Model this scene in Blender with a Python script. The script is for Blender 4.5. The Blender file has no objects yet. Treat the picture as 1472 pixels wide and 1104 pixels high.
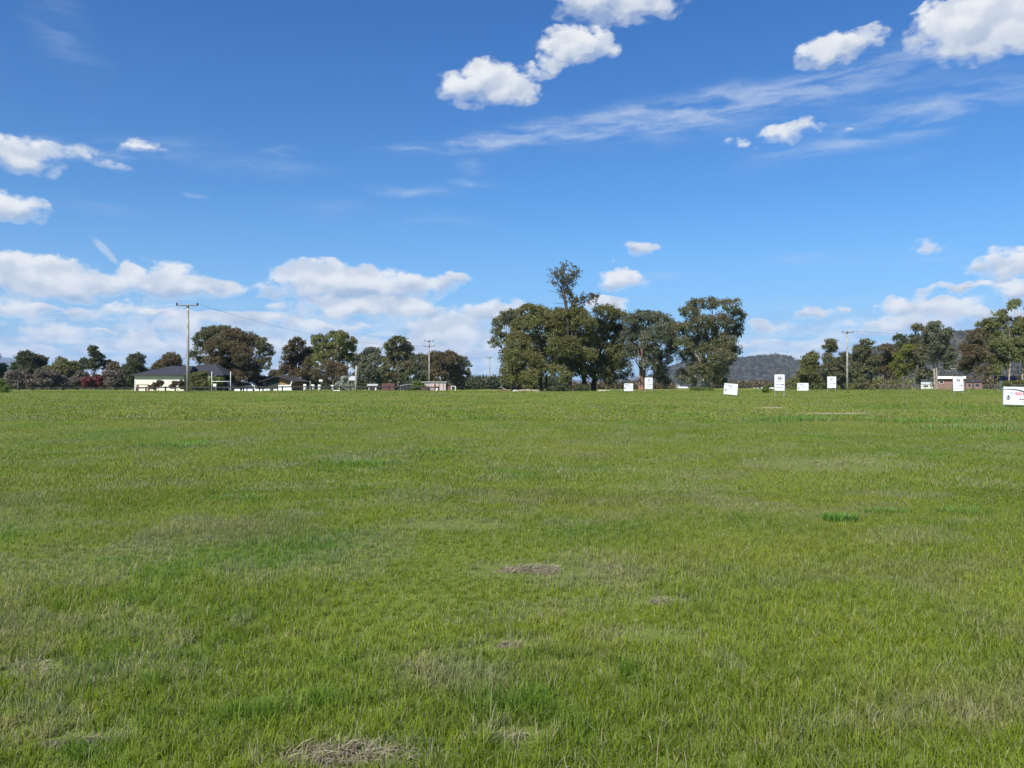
import bpy, math, random
import numpy as np
from mathutils import Vector, Matrix
R = math.radians
PI = math.pi
sc = bpy.context.scene
COL = sc.collection
F = 1150.0; CX = 736.0; HY = 556.0; CAMZ = 1.6

# ------------------------------------------------------------------ helpers
def sstep(a, b, x):
    t = np.clip((np.asarray(x, float) - a) / (b - a), 0, 1)
    return t * t * (3 - 2 * t)

def zg(x, y):
    """height of the ground"""
    x = np.asarray(x, float); y = np.asarray(y, float)
    z = 0.92 * sstep(8, 118, y) - 0.12 * sstep(125, 260, y)
    near = 1 - sstep(180, 400, np.abs(y) + 0 * x)
    z = z + near * (0.05 * np.sin(x * .11 + 1.3) * np.sin(y * .083 + .6) + .022 * np.sin(x * .41 + y * .23) + .014 * np.sin(x * .9 - y * .55 + 2)) * sstep(0, 10, np.hypot(x, y) - 1)
    z = z + 0.10 * np.exp(-((y - 112) / 12) ** 2) * sstep(20, 45, x) 
    return z

def at(px, d, py=None):
    """world point on the bearing px at distance d (on the ground, or at height py)"""
    x = (px - CX) / F * d
    z = float(zg(x, d)) if py is None else CAMZ + (HY - py) / F * d
    return Vector((x, d, z))

def zy(py, d): return CAMZ + (HY - py) / F * d

class MB:
    def __init__(s): s.v = []; s.f = []
    def poly(s, pts):
        n = len(s.v); s.v += [tuple(p) for p in pts]; s.f.append(tuple(range(n, n + len(pts))))
    def box(s, x0, x1, y0, y1, z0, z1, rot=0, piv=None):
        P = [(x, y, z) for z in (z0, z1) for (x, y) in ((x0, y0), (x1, y0), (x1, y1), (x0, y1))]
        if rot:
            px, py = piv if piv else ((x0 + x1) / 2, (y0 + y1) / 2); c, q = math.cos(rot), math.sin(rot)
            P = [(px + (x - px) * c - (y - py) * q, py + (x - px) * q + (y - py) * c, z) for x, y, z in P]
        n = len(s.v); s.v += P
        s.f += [tuple(n + i for i in f) for f in ((3, 2, 1, 0), (4, 5, 6, 7), (0, 1, 5, 4), (1, 2, 6, 5), (2, 3, 7, 6), (3, 0, 4, 7))]
        return s
    def tube(s, pts, rad, seg=6):
        pts = [Vector(p) for p in pts]; k = len(pts); n0 = len(s.v)
        if not hasattr(rad, '__len__'): rad = [rad] * k
        for i, p in enumerate(pts):
            t = (pts[min(i + 1, k - 1)] - pts[max(i - 1, 0)])
            if t.length < 1e-6: t = Vector((0, 0, 1))
            t.normalize()
            a = t.cross(Vector((0, 1, 0)) if abs(t.y) < .9 else Vector((1, 0, 0))).normalized(); b = t.cross(a)
            for j in range(seg):
                q = 2 * PI * j / seg
                s.v.append(tuple(p + (a * math.cos(q) + b * math.sin(q)) * rad[i]))
        for i in range(k - 1):
            for j in range(seg):
                a0 = n0 + i * seg + j; a1 = n0 + i * seg + (j + 1) % seg
                s.f.append((a0, a1, a1 + seg, a0 + seg))
        s.f.append(tuple(n0 + j for j in range(seg))[::-1]); s.f.append(tuple(n0 + (k - 1) * seg + j for j in range(seg)))
        return s
    def ball(s, c, r, sx=1, sy=1, sz=1, u=8, w=5, rnd=None, jit=0):
        n0 = len(s.v)
        for i in range(w + 1):
            th = PI * i / w
            for j in range(u):
                ph = 2 * PI * j / u; k = r * (1 + (rnd.uniform(-jit, jit) if rnd else 0))
                s.v.append((c[0] + k * sx * math.sin(th) * math.cos(ph), c[1] + k * sy * math.sin(th) * math.sin(ph), c[2] + k * sz * math.cos(th)))
        for i in range(w):
            for j in range(u):
                a = n0 + i * u + j; b = n0 + i * u + (j + 1) % u
                s.f.append((a, a + u, b + u, b))
        return s
    def build(s, name, mat, parent=None, smooth=False):
        me = bpy.data.meshes.new(name); me.from_pydata(s.v, [], s.f); me.update()
        if mat: me.materials.append(mat)
        if smooth:
            for p in me.polygons: p.use_smooth = True
        o = bpy.data.objects.new(name, me); COL.objects.link(o)
        if parent:
            o.parent = parent; o.matrix_parent_inverse = Matrix.Identity(4)
            L = parent
            off = Vector((0, 0, 0))
            while L is not None: off += Vector(L.location); L = L.parent
            me.transform(Matrix.Translation(-off)); me.update()
        return o

def tag(o, label=None, cat=None, group=None, kind=None):
    if label: o['label'] = label
    if cat: o['category'] = cat
    if group: o['group'] = group
    if kind: o['kind'] = kind
    return o

def empty(name, loc, label, cat, group=None):
    o = bpy.data.objects.new(name, None); COL.objects.link(o); o.location = loc; o.empty_display_size = .3
    return tag(o, label, cat, group)

def np_mesh(name, V, nper, mat, attrs=None, parent=None, F3=None):
    """V (N,nper,3): N separate polygons of nper corners; F3 = optional explicit faces"""
    me = bpy.data.meshes.new(name)
    if F3 is None:
        N = V.shape[0]; nv = N * nper
        me.vertices.add(nv); me.vertices.foreach_set('co', V.reshape(-1).astype(np.float32))
        me.loops.add(nv); me.loops.foreach_set('vertex_index', np.arange(nv, dtype=np.int32))
        me.polygons.add(N); me.polygons.foreach_set('loop_start', (np.arange(N) * nper).astype(np.int32))
    else:
        me.vertices.add(len(V)); me.vertices.foreach_set('co', V.reshape(-1).astype(np.float32))
        N = len(F3); k = F3.shape[1]
        me.loops.add(N * k); me.loops.foreach_set('vertex_index', F3.reshape(-1).astype(np.int32))
        me.polygons.add(N); me.polygons.foreach_set('loop_start', (np.arange(N) * k).astype(np.int32))
    me.update(calc_edges=True)
    for k_, (dom, a) in (attrs or {}).items():
        at_ = me.attributes.new(k_, 'FLOAT', dom); at_.data.foreach_set('value', a.astype(np.float32))
    me.materials.append(mat); me.validate()
    o = bpy.data.objects.new(name, me); COL.objects.link(o)
    if parent:
        o.parent = parent; me.transform(Matrix.Translation(-Vector(parent.location))); me.update()
    return o

# ------------------------------------------------------------------ node helper
class NT:
    dim = '3D'
    def __init__(s, nt): s.nt = nt; s.n = nt.nodes; s.l = nt.links
    def put(s, v, sock):
        if hasattr(v, 'is_output') or isinstance(v, bpy.types.NodeSocket): s.l.new(v, sock)
        elif v is not None: sock.default_value = v
    def m(s, op, a, b=None, c=None, clamp=False):
        n = s.n.new('ShaderNodeMath'); n.operation = op; n.use_clamp = clamp
        for i, v in enumerate((a, b, c)):
            if v is not None: s.put(v, n.inputs[i])
        return n.outputs[0]
    def vm(s, op, a, b=None, out=0, scale=None):
        n = s.n.new('ShaderNodeVectorMath'); n.operation = op; s.put(a, n.inputs[0])
        if b is not None: s.put(b, n.inputs[1])
        if scale is not None: s.put(scale, n.inputs['Scale'])
        return n.outputs[out]
    def xyz(s, a, b, c):
        n = s.n.new('ShaderNodeCombineXYZ')
        for i, v in enumerate((a, b, c)): s.put(v, n.inputs[i])
        return n.outputs[0]
    def sep(s, v):
        n = s.n.new('ShaderNodeSeparateXYZ'); s.l.new(v, n.inputs[0]); return n.outputs
    def noise(s, vec, scale, detail=4, rough=.5, dist=0, out=0):
        n = s.n.new('ShaderNodeTexNoise'); n.noise_dimensions = s.dim
        if vec is not None: s.l.new(vec, n.inputs['Vector'])
        n.inputs['Scale'].default_value = scale; n.inputs['Detail'].default_value = detail
        n.inputs['Roughness'].default_value = rough; n.inputs['Distortion'].default_value = dist
        return n.outputs[out]
    def mr(s, v, a, b, c=0., d=1., smooth=True):
        n = s.n.new('ShaderNodeMapRange'); n.interpolation_type = 'SMOOTHSTEP' if smooth else 'LINEAR'
        s.put(v, n.inputs[0])
        for i, q in enumerate((a, b, c, d)): s.put(q, n.inputs[i + 1])
        return n.outputs[0]
    def mix(s, f, a, b, mode='MIX'):
        n = s.n.new('ShaderNodeMix'); n.data_type = 'RGBA'; n.blend_type = mode
        s.put(f, n.inputs[0])
        for v, k in ((a, 6), (b, 7)):
            if isinstance(v, (tuple, list)): v = (*v[:3], 1)
            s.put(v, n.inputs[k])
        return n.outputs[2]
    def attr(s, name):
        n = s.n.new('ShaderNodeAttribute'); n.attribute_name = name; return n.outputs['Fac']

def new_mat(name):
    m = bpy.data.materials.new(name); m.use_nodes = True; t = NT(m.node_tree)
    b = t.n['Principled BSDF']; return m, t, b

def simple(name, col, rough=.6, metal=0, var=.25, scale=3., bump=0):
    m, t, b = new_mat(name)
    g = t.n.new('ShaderNodeNewGeometry').outputs['Position']
    f = t.mr(t.noise(g, scale, 5, .6), .3, .7, 0, 1)
    c2 = tuple(max(0, c * (1 - var)) for c in col); c1 = tuple(min(1, c * (1 + var * .5)) for c in col)
    t.l.new(t.mix(f, c2, c1), b.inputs['Base Color'])
    b.inputs['Roughness'].default_value = rough; b.inputs['Metallic'].default_value = metal
    if bump:
        bn = t.n.new('ShaderNodeBump'); bn.inputs['Strength'].default_value = bump
        t.l.new(t.noise(g, scale * 4, 3), bn.inputs['Height']); t.l.new(bn.outputs[0], b.inputs['Normal'])
    return m

def leaf_mat(name, c1, c2, c3=None, trans=.48):
    c1, c2 = [tuple(min(.8, v * 1.30) for v in c) for c in (c1, c2)]
    """two tones mixed per leaf clump, c3 = tone of a minority of clumps"""
    m, t, b = new_mat(name)
    f = t.attr('tint')
    col = t.mix(f, c1, c2)
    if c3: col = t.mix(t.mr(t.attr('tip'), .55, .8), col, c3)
    t.l.new(col, b.inputs['Base Color']); b.inputs['Roughness'].default_value = .55
    b.inputs['Specular IOR Level'].default_value = .35
    tr = t.n.new('ShaderNodeBsdfTranslucent'); t.l.new(col, tr.inputs[0])
    mx = t.n.new('ShaderNodeMixShader'); mx.inputs[0].default_value = trans
    t.l.new(b.outputs[0], mx.inputs[1]); t.l.new(tr.outputs[0], mx.inputs[2])
    t.l.new(mx.outputs[0], t.n['Material Output'].inputs[0])
    return m

M = {}
M['euc'] = leaf_mat('eucalypt_leaves', (.075, .090, .040), (.150, .155, .075), (.175, .135, .070))
M['euc2'] = leaf_mat('grey_green_leaves', (.085, .100, .060), (.150, .160, .100), (.155, .145, .085))
M['olive'] = leaf_mat('olive_leaves', (.100, .120, .034), (.180, .190, .065), (.17, .15, .06))
M['leafy'] = leaf_mat('dense_dark_leaves', (.088, .102, .032), (.170, .170, .056), (.18, .155, .06))
M['brown'] = leaf_mat('brownish_leaves', (.085, .072, .036), (.145, .118, .060), (.15, .105, .055))
M['dark'] = leaf_mat('dark_green_leaves', (.045, .060, .028), (.085, .100, .042), (.10, .10, .05))
M['yell'] = leaf_mat('yellow_green_leaves', (.12, .145, .022), (.18, .20, .04), (.17, .15, .04))
M['grey'] = leaf_mat('bare_twigs', (.09, .075, .06), (.15, .125, .105), (.12, .10, .06), .1)
M['red'] = leaf_mat('red_blossom', (.15, .040, .045), (.22, .07, .075), (.16, .06, .05))
M['white'] = leaf_mat('white_blossom', (.22, .24, .15), (.72, .72, .66), (.12, .15, .05))
M['rose'] = leaf_mat('rose_leaves', (.07, .06, .035), (.13, .12, .06), (.22, .12, .09))
M['green'] = leaf_mat('bright_bush_leaves', (.09, .14, .025), (.15, .21, .04), (.13, .15, .05))
M['bark_d'] = simple('dark_bark', (.055, .045, .036), .9, 0, .4, 2.5)
M['bark_p'] = simple('pale_bark', (.30, .26, .21), .85, 0, .45, 2)
M['bark_r'] = simple('reddish_bark', (.22, .125, .085), .85, 0, .5, 2)
M['bark_g'] = simple('grey_bark', (.14, .12, .10), .9, 0, .4, 2.5)
M['pole'] = simple('weathered_pole_wood', (.31, .29, .26), .85, 0, .35, 1.2)
M['poled'] = simple('dark_pole_wood', (.13, .12, .11), .85, 0, .3, 2)
M['ins'] = simple('brown_insulator_glaze', (.02, .015, .02), .25)
M['metal'] = simple('galvanised_steel', (.45, .46, .47), .45, .7, .15)
M['cream'] = simple('cream_cladding', (.66, .63, .52), .8, 0, .08, 1)
M['roofd'] = simple('dark_blue_roof', (.022, .024, .034), .85, 0, .25, 2)
M['roofp'] = simple('dark_purple_roof', (.03, .025, .028), .85, 0, .25, 2)
M['ggreen'] = simple('grey_green_wall', (.17, .19, .13), .8, 0, .15, 1)  # holds the shade of the cream house's wing; plain colour on the shed
M['brick'] = simple('orange_brown_brick', (.27, .165, .075), .85, 0, .25, 5)
M['rbrick'] = simple('red_brick', (.21, .12, .095), .85, 0, .2, 5)
M['dkgreen'] = simple('dark_green_wall', (.02, .035, .02), .8)  # side wall colour, also the painted shade on the brick gable
M['wpaint'] = simple('white_paint', (.78, .78, .76), .6, 0, .08, 2)
M['opaint'] = simple('off_white_paint', (.6, .6, .55), .7, 0, .2, 2)
M['rail'] = simple('dark_fence_timber', (.030, .026, .024), .85, 0, .3, 3)
M['rust'] = simple('rusty_iron', (.16, .085, .055), .85, 0, .4, 5)
M['darkred'] = simple('dark_red_steel', (.12, .045, .045), .7, 0, .25, 2)
M['pinkw'] = simple('faded_pinkish_sheet', (.50, .42, .41), .7, 0, .22, 2.5)
M['zinc'] = simple('pale_zinc_sheet', (.50, .52, .50), .5, .1, .2, 2)
M['glass'] = simple('dark_glass', (.02, .025, .03), .1)
M['navy'] = simple('dark_navy_paint', (.018, .022, .04), .35)
M['tyre'] = simple('black_rubber', (.015, .015, .015), .9)
M['dirt'] = simple('dry_dirt', (.30, .22, .16), .95, 0, .3, 3)
M['rubble'] = simple('pale_rubble', (.50, .48, .44), .9, 0, .35, 6)
M['signw'] = simple('white_sign_board', (.64, .66, .69), .45, 0, .04, 3)
M['ink'] = simple('dark_sign_ink', (.03, .035, .05), .6)
M['inkg'] = simple('grey_sign_ink', (.30, .33, .40), .6)
M['inkr'] = simple('red_sign_ink', (.60, .10, .14), .6)
M['concrete'] = simple('grey_concrete', (.36, .35, .34), .9, 0, .2, 2)

# ------------------------------------------------------------------ sky with clouds (by world direction)
SUN_EL = 44.0; SUN_AZ = 212.0      # azimuth clockwise from +Y : behind and to the left
w = bpy.data.worlds.new('World'); sc.world = w; w.use_nodes = True
w.cycles.sampling_method = 'MANUAL'; w.cycles.sample_map_resolution = 256
T = NT(w.node_tree); T.n.clear(); T.dim = '2D'
out = T.n.new('ShaderNodeOutputWorld'); bg = T.n.new('ShaderNodeBackground')
sky = T.n.new('ShaderNodeTexSky'); sky.sky_type = 'NISHITA'; sky.sun_disc = False
sky.sun_elevation = R(SUN_EL); sky.sun_rotation = R(SUN_AZ); sky.altitude = 300; sky.air_density = 1.0; sky.dust_density = .6; sky.ozone_density = 2.5
SKY_S = .10
EXPO = .70
bg.inputs[1].default_value = SKY_S * 2 ** -EXPO
tc = T.n.new('ShaderNodeTexCoord').outputs['Generated']
d_ = T.vm('NORMALIZE', tc)
sx, sy, sz = T.sep(d_)
az = T.m('MULTIPLY', T.m('ARCTAN2', sx, sy), 180 / PI)
el = T.m('MULTIPLY', T.m('ARCSINE', sz), 180 / PI)
q = T.xyz(az, el, 0.)
def pd(px, py):
    """photo bearing -> azimuth, elevation in degrees"""
    a = math.atan2(px - CX, F); e = math.atan2(HY - py, math.hypot(px - CX, F)); return math.degrees(a), math.degrees(e)
# warps
wn = T.noise(T.vm('MULTIPLY', q, (1, 1.4, 1)), .50, 2, .5, out=1)
wv = T.vm('SUBTRACT', wn, (.5, .5, .5))
qw = T.vm('ADD', q, T.vm('MULTIPLY', wv, (2.0, 1.3, 0)))
def blobs(lst, vec, flat=False):
    """sum of soft ellipses; returns (sum, height inside the cloud)"""
    acc = None; cls = {}
    for (px, py, rx, ry, amp, rot) in lst:
        a, e = pd(px, py); k = math.cos(math.radians(a)) * math.degrees(1) / F; rx *= k; ry *= k
        asp, rt = (9., 8.) if (flat and rot >= 3) else ((7., 0.) if rx / ry > 4.3 else (2.3, 0.) if not (-60 < rot < -15) else (2.3, -50.))
        if (asp, rt) not in cls:
            v = vec
            if rt:
                mp = T.n.new('ShaderNodeMapping'); mp.inputs['Rotation'].default_value = (0, 0, R(-rt)); T.l.new(vec, mp.inputs[0]); v = mp.outputs[0]
            cls[(asp, rt)] = T.vm('MULTIPLY', v, (1, asp, 0))
        c, s_ = math.cos(R(-rt)), math.sin(R(-rt)); ca, ce = a * c - e * s_, a * s_ + e * c
        RR = math.sqrt(rx * ry * asp) * (1.25 if flat else 1.03)
        dist = T.vm('DISTANCE', cls[(asp, rt)], (ca, ce * asp, 0), out=1)
        b = T.m('MAXIMUM', T.m('MULTIPLY_ADD', dist, -amp / RR, amp), 0.)
        if flat:
            acc = b if acc is None else T.m('ADD', acc, b)
        else:
            n = T.n.new('ShaderNodeVectorMath'); n.operation = 'MULTIPLY_ADD'; T.l.new(b, n.inputs[0]); n.inputs[1].default_value = (1, 1 / ry, e / ry)
            if acc is not None: T.l.new(acc, n.inputs[2])
            else: n.inputs[2].default_value = (0, 0, 0)
            acc = n.outputs[0]
    if flat: return acc, None
    s0, s1, s2 = T.sep(acc)
    return s0, T.m('DIVIDE', T.m('SUBTRACT', T.m('MULTIPLY', s1, qy_), s2), T.m('MAXIMUM', s0, .05))
CUM = [ # px, py, rx, ry, strength, rotation
    (868, -6, 110, 34, 1.5, 0), (935, 8, 60, 24, 1.0, 0), (826, 66, 56, 40, 1.6, 0), (790, 98, 34, 16, .8, 0), (704, 120, 88, 36, 1.6, 0), (745, 132, 40, 22, .8, 0), (655, 128, 34, 16, .8, 0),
    (1185, 76, 60, 24, 1.2, 0), (1232, 56, 46, 28, 1.2, 0), (1418, 34, 90, 66, 1.6, 0), (1485, 20, 110, 84, 1.6, 0), (1352, 18, 24, 26, .7, 0),
    (1158, 180, 30, 19, 1.0, 0), (1118, 194, 50, 14, .85, 0), (1060, 206, 24, 9, .62, 0), (1225, 186, 24, 8, .55, 0),
    (20, 222, 80, 34, 1.5, 0), (15, 296, 56, 26, 1.5, 0), (210, 212, 60, 14, .62, 0), (160, 232, 44, 12, .60, 0), (120, 226, 60, 16, .45, 0),
    (897, 402, 50, 17, 1.5, 0), (920, 356, 36, 11, .85, 0), (885, 373, 18, 8, .5, 0), (1338, 354, 34, 12, 1.0, 0), (872, 438, 30, 17, 1.6, 0),
    (1455, 380, 70, 30, 1.5, 0), (1375, 413, 54, 12, 1.2, 0), (1465, 418, 50, 14, 1.2, 0),
    (55, 400, 95, 44, 1.8, 0), (130, 412, 60, 26, 1.0, 0), (235, 408, 120, 30, 1.5, 0), (320, 414, 80, 18, 1.0, 0), (185, 385, 16, 10, .8, 0),
    (462, 404, 84, 40, 1.8, 0), (552, 412, 90, 26, 1.4, 0), (625, 412, 60, 16, 1.1, 0), (665, 403, 30, 11, 1.0, 0),
    (510, 444, 140, 19, 1.4, 0), (600, 444, 60, 20, 1.1, 0), (350, 462, 90, 20, 1.3, 0), (705, 452, 80, 28, 1.3, 0),
    (480, 472, 70, 13, 1.0, 0), (20, 448, 60, 20, 1.0, 0), (110, 450, 70, 14, .9, 0), (220, 448, 70, 12, .9, 0), (75, 478, 60, 14, 1.0, 0), (200, 492, 56, 15, 1.2, 0), (30, 506, 60, 12, 1.0, 0), (150, 476, 40, 8, .8, 0),
    (640, 482, 100, 24, 1.4, 0), (550, 500, 100, 16, 1.2, 0), (300, 500, 90, 16, 1.2, 0), (120, 518, 70, 11, 1.1, 0), (420, 500, 80, 14, 1.2, 0), (680, 505, 70, 16, 1.2, 0), (250, 470, 60, 14, 1.1, 0),
    (1315, 444, 60, 26, 1.4, 0), (1375, 440, 50, 22, 1.3, 0), (1165, 450, 36, 10, 1.1, 0), (1205, 448, 26, 8, .9, 0), (1450, 452, 80, 18, 1.0, 0), (1100, 472, 46, 11, 1.2, 0), (1085, 490, 44, 8, 1.0, 0),
    (1290, 468, 110, 13, .9, 0), (1118, 511, 50, 10, 1.3, 0), (1190, 500, 50, 9, .8, 0),
]
qy_ = T.sep(qw)[1]
B, LY = blobs(CUM, qw)
nv = T.vm('MULTIPLY', q, (1, 1.55, 1))
n1 = T.noise(nv, .62, 7, .60)
n2 = T.noise(T.vm('ADD', nv, (-.40, .85, 0)), .38, 3, .45)      # same field, stepped towards the sun
n3 = T.noise(nv, .38, 3, .45)
D = T.m('ADD', B, T.m('MULTIPLY', T.m('SUBTRACT', n1, .5), 2.1))
D = T.m('MULTIPLY', D, T.mr(B, .0, .3))
relief = T.mr(T.m('SUBTRACT', n3, n2), -.20, .16)
hgt = T.mr(LY, -.55, .25)
alpha = T.mr(D, .06, T.m('MULTIPLY_ADD', hgt, -.55, 1.32))
shade = T.m('ADD', T.m('MULTIPLY', relief, .50), T.m('MULTIPLY', hgt, .50))
thick = T.mr(D, .3, 1.1)
shade = T.m('MAXIMUM', shade, T.m('SUBTRACT', 1., T.m('MULTIPLY', thick, 1.3)))
def lin(r, g, b): return tuple(((c / 255) / 12.92 if c / 255 <= .04045 else ((c / 255 + .055) / 1.055) ** 2.4) / SKY_S for c in (r, g, b))
ccol = T.mix(shade, lin(166, 184, 212), lin(243, 245, 247))
# thin high cloud
CIR = [(740, 197, 160, 14, .9, 3), (900, 170, 260, 22, .75, 9), (1150, 135, 330, 34, .8, 9), (1350, 150, 200, 40, .7, 6), (1240, 205, 260, 16, .45, 5), (85, 40, 70, 60, .35, -55), (150, 212, 110, 26, .6, 6),
       (370, 240, 110, 22, .45, -4), (590, 275, 80, 9, .6, 0), (400, 217, 40, 6, .6, 0), (683, 238, 28, 12, .6, 0), (590, 313, 14, 6, .5, 0), (272, 281, 14, 8, .6, 0), (680, 262, 60, 5, .5, 0), (1000, 175, 40, 8, .6, 18),
       (135, 300, 70, 12, .35, 0), (480, 300, 200, 14, .25, 0), (1150, 372, 110, 12, .4, -3), (1330, 375, 150, 14, .35, 0), (1300, 232, 60, 10, .3, 0), (990, 395, 60, 8, .3, -30), (930, 395, 60, 10, .25, 0), (590, 212, 110, 5, .5, 3), (640, 318, 140, 10, .3, 0)]
wn2 = T.vm('SUBTRACT', T.noise(T.vm('MULTIPLY', q, (.35, 1.1, 1)), .5, 4, .6, out=1), (.5, .5, .5))
qc = T.vm('ADD', q, T.vm('MULTIPLY', wn2, (3.2, 1.2, 0)))
C, _ = blobs(CIR, qc, True)
rotq = T.n.new('ShaderNodeMapping'); T.l.new(qc, rotq.inputs[0]); rotq.inputs['Rotation'].default_value = (0, 0, R(-8)); rotq.inputs['Scale'].default_value = (.22, 1.25, 1)
st = T.noise(rotq.outputs[0], .9, 6, .62)
cirrus = T.m('MULTIPLY', T.m('MULTIPLY', T.mr(C, 0., .9, 0, 1), T.mr(st, .30, .74)), .62)
# one short bright streak
stk, _ = blobs([(142, 352, 15, 6, 1.0, -50), (152, 362, 17, 6, 1.0, -50), (163, 373, 12, 4, .8, -50)], T.vm('ADD', q, T.vm('MULTIPLY', wv, (.25, .25, 0))), True)
cirrus = T.m('MAXIMUM', cirrus, T.m('MULTIPLY', T.mr(stk, .05, .9), .55))
# low bank of pale cloud towards the horizon
band = T.m('MULTIPLY', T.mr(el, 6.4, 2.5), T.mr(T.noise(T.vm('MULTIPLY', q, (.32, 1.5, 1)), 1.1, 6, .6), .30, .56))
side = T.m('MAXIMUM', T.mr(az, 2., -3.), T.mr(az, 12., 20., 0., .85))
band = T.m('MULTIPLY', T.m('MULTIPLY', band, side), .85)
grad = T.n.new('ShaderNodeGamma'); T.l.new(sky.outputs[0], grad.inputs[0]); grad.inputs[1].default_value = 1.0
# deepen and tint the clear sky a little
base = T.mix(1.0, sky.outputs[0], (.40, .93, 1.40), 'MULTIPLY')
base = T.mix(T.mr(el, 10., 30.), base, T.mix(1.0, base, (.55, .84, 1.0), 'MULTIPLY'))
base = T.mix(T.mr(el, 14., 0., 0., .62), base, lin(150, 196, 240))
c0 = T.mix(cirrus, base, lin(205, 218, 238))
c1 = T.mix(band, c0, T.mix(relief, lin(170, 192, 226), lin(236, 240, 246)))
c2 = T.mix(T.m('MULTIPLY', alpha, .97), c1, ccol)
T.l.new(c2, bg.inputs[0]); T.l.new(bg.outputs[0], out.inputs[0])

sun = bpy.data.lights.new('sun', 'SUN'); sun.energy = 5.0; sun.angle = R(.55); sun.color = (1, .95, .87)
so = bpy.data.objects.new('sun', sun); COL.objects.link(so)
sv = Vector((math.sin(R(SUN_AZ)) * math.cos(R(SUN_EL)), math.cos(R(SUN_AZ)) * math.cos(R(SUN_EL)), math.sin(R(SUN_EL))))
so.rotation_euler = sv.to_track_quat('Z', 'Y').to_euler(); so.location = (-20, -20, 40)

# ------------------------------------------------------------------ ground
BARE = [(765, 820, .55, .28), (730, 928, .22, .12), (736, 1060, .16, .10), (945, 865, .22, .12), (500, 1096, .36, .10), (110, 1068, .2, .08), (45, 965, .2, .12), (650, 755, .6, .3), (1205, 668, 1.5, 1.2),
        (1110, 586, 1.0, .7), (1196, 594.5, 2.0, 1.0), (940, 915, .25, .12), (1300, 590, 3, .6)]   # worn spots
def ground_at(px, py):
    d = 3.
    for _ in range(60):
        x = (px - CX) / F * d; z = float(zg(x, d)); d = .5 * d + .5 * (CAMZ - z) * F / max(py - HY, .5)
    return (px - CX) / F * d, d
BAREW = [(*ground_at(px, py), a, b) for px, py, a, b in BARE]
def field_col(t):
    """shared large scale colouring of the field, returns (patchiness nodes)"""
    g = t.n.new('ShaderNodeNewGeometry').outputs['Position']
    flat = t.vm('MULTIPLY', g, (1, 1, 0))
    big = t.noise(t.vm('MULTIPLY', flat, (1, .8, 1)), .09, 5, .6)
    mid = t.noise(t.vm('ADD', flat, (31, 7, 0)), .42, 5, .62)
    fine = t.noise(flat, 2.6, 5, .65)
    lush = t.noise(t.vm('ADD', flat, (5, 90, 0)), .16, 6, .65)
    return flat, big, mid, fine, lush
gm, t, b = new_mat('field_soil_and_grass')
flat, big, mid, fine, lush = field_col(t)
c = t.mix(t.mr(big, .38, .62), (.125, .178, .020), (.175, .200, .032))
c = t.mix(t.m('MULTIPLY', t.mr(mid, .50, .68), .6), c, (.200, .180, .080))
c = t.mix(t.m('MULTIPLY', t.mr(lush, .56, .68), .5), c, (.070, .145, .026))
hf = t.noise(flat, 14, 4, .7)
c = t.mix(t.m('MULTIPLY', t.mr(hf, .42, .7), .45), c, (.06, .055, .025))
_, gy, _ = t.sep(flat)
nearf = t.mr(gy, 45., 12.)
c = t.mix(t.m('MULTIPLY', nearf, .5), c, (.100, .130, .035))
hills_far = t.mr(gy, 260., 700.)
c = t.mix(hills_far, c, (.11, .12, .055))
t.l.new(c, b.inputs['Base Color']); b.inputs['Roughness'].default_value = .95; b.inputs['Specular IOR Level'].default_value = .1
bn = t.n.new('ShaderNodeBump'); bn.inputs['Strength'].default_value = .6; bn.inputs['Distance'].default_value = .12
t.l.new(t.noise(flat, 3.5, 6, .7), bn.inputs['Height']); t.l.new(bn.outputs[0], b.inputs['Normal'])
def axis(vals): return np.array(sorted(set(vals)))
xs = axis(list(np.arange(-150, 151, 1.5)) + [s * v for v in (160, 180, 210, 260, 330, 430, 600, 900, 1400, 2200, 3500, 6000, 11000) for s in (-1, 1)])
ys = axis(list(np.arange(-20, 30, .6)) + list(np.arange(30, 240, 1.5)) + [-11000, -6000, -3000, -1200, -500, -200, -90, -40] + [250, 265, 290, 330, 400, 500, 700, 1000, 1500, 2500, 4500, 7500, 11000])
X, Y = np.meshgrid(xs, ys); Z = zg(X, Y)
V = np.stack([X, Y, Z], -1).reshape(-1, 3); nx = len(xs)
ii = (np.arange(len(ys) - 1)[:, None] * nx + np.arange(nx - 1)[None]).reshape(-1)
FF = np.stack([ii, ii + 1, ii + 1 + nx, ii + nx], -1)
go = np_mesh('ground', V, 4, gm, F3=FF); go['kind'] = 'structure'
for p in go.data.polygons: p.use_smooth = True

# ------------------------------------------------------------------ grass
gr, t, b = new_mat('grass_blades')
flat, big, mid, fine, lush = field_col(t)
ti = t.attr('tint'); kd = t.attr('dry')
c = t.mix(ti, (.108, .178, .013), (.228, .290, .030))
c = t.mix(t.m('MULTIPLY', t.mr(big, .40, .60), .55), c, (.235, .245, .040))
c = t.mix(t.m('MULTIPLY', t.mr(lush, .52, .64), .5), c, (.070, .195, .028))
c = t.mix(t.m('MULTIPLY', t.mr(mid, .50, .66), .6), c, (.215, .215, .095))
c = t.mix(t.m('MULTIPLY', t.mr(fine, .52, .66), .5), c, (.240, .310, .022))
c = t.mix(t.m('MULTIPLY', t.attr('rank'), .6), c, (.090, .190, .024))
c = t.mix(kd, c, t.mix(t.mr(fine, .4, .6), (.26, .28, .18), (.38, .33, .22)))
c = t.mix(1.0, c, t.mix(t.mr(t.sep(flat)[1], 14., 5.), (1, 1, 1), (1.15, 1.1, 1.1)), 'MULTIPLY')
t.l.new(c, b.inputs['Base Color']); b.inputs['Roughness'].default_value = .5; b.inputs['Specular IOR Level'].default_value = .15
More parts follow.
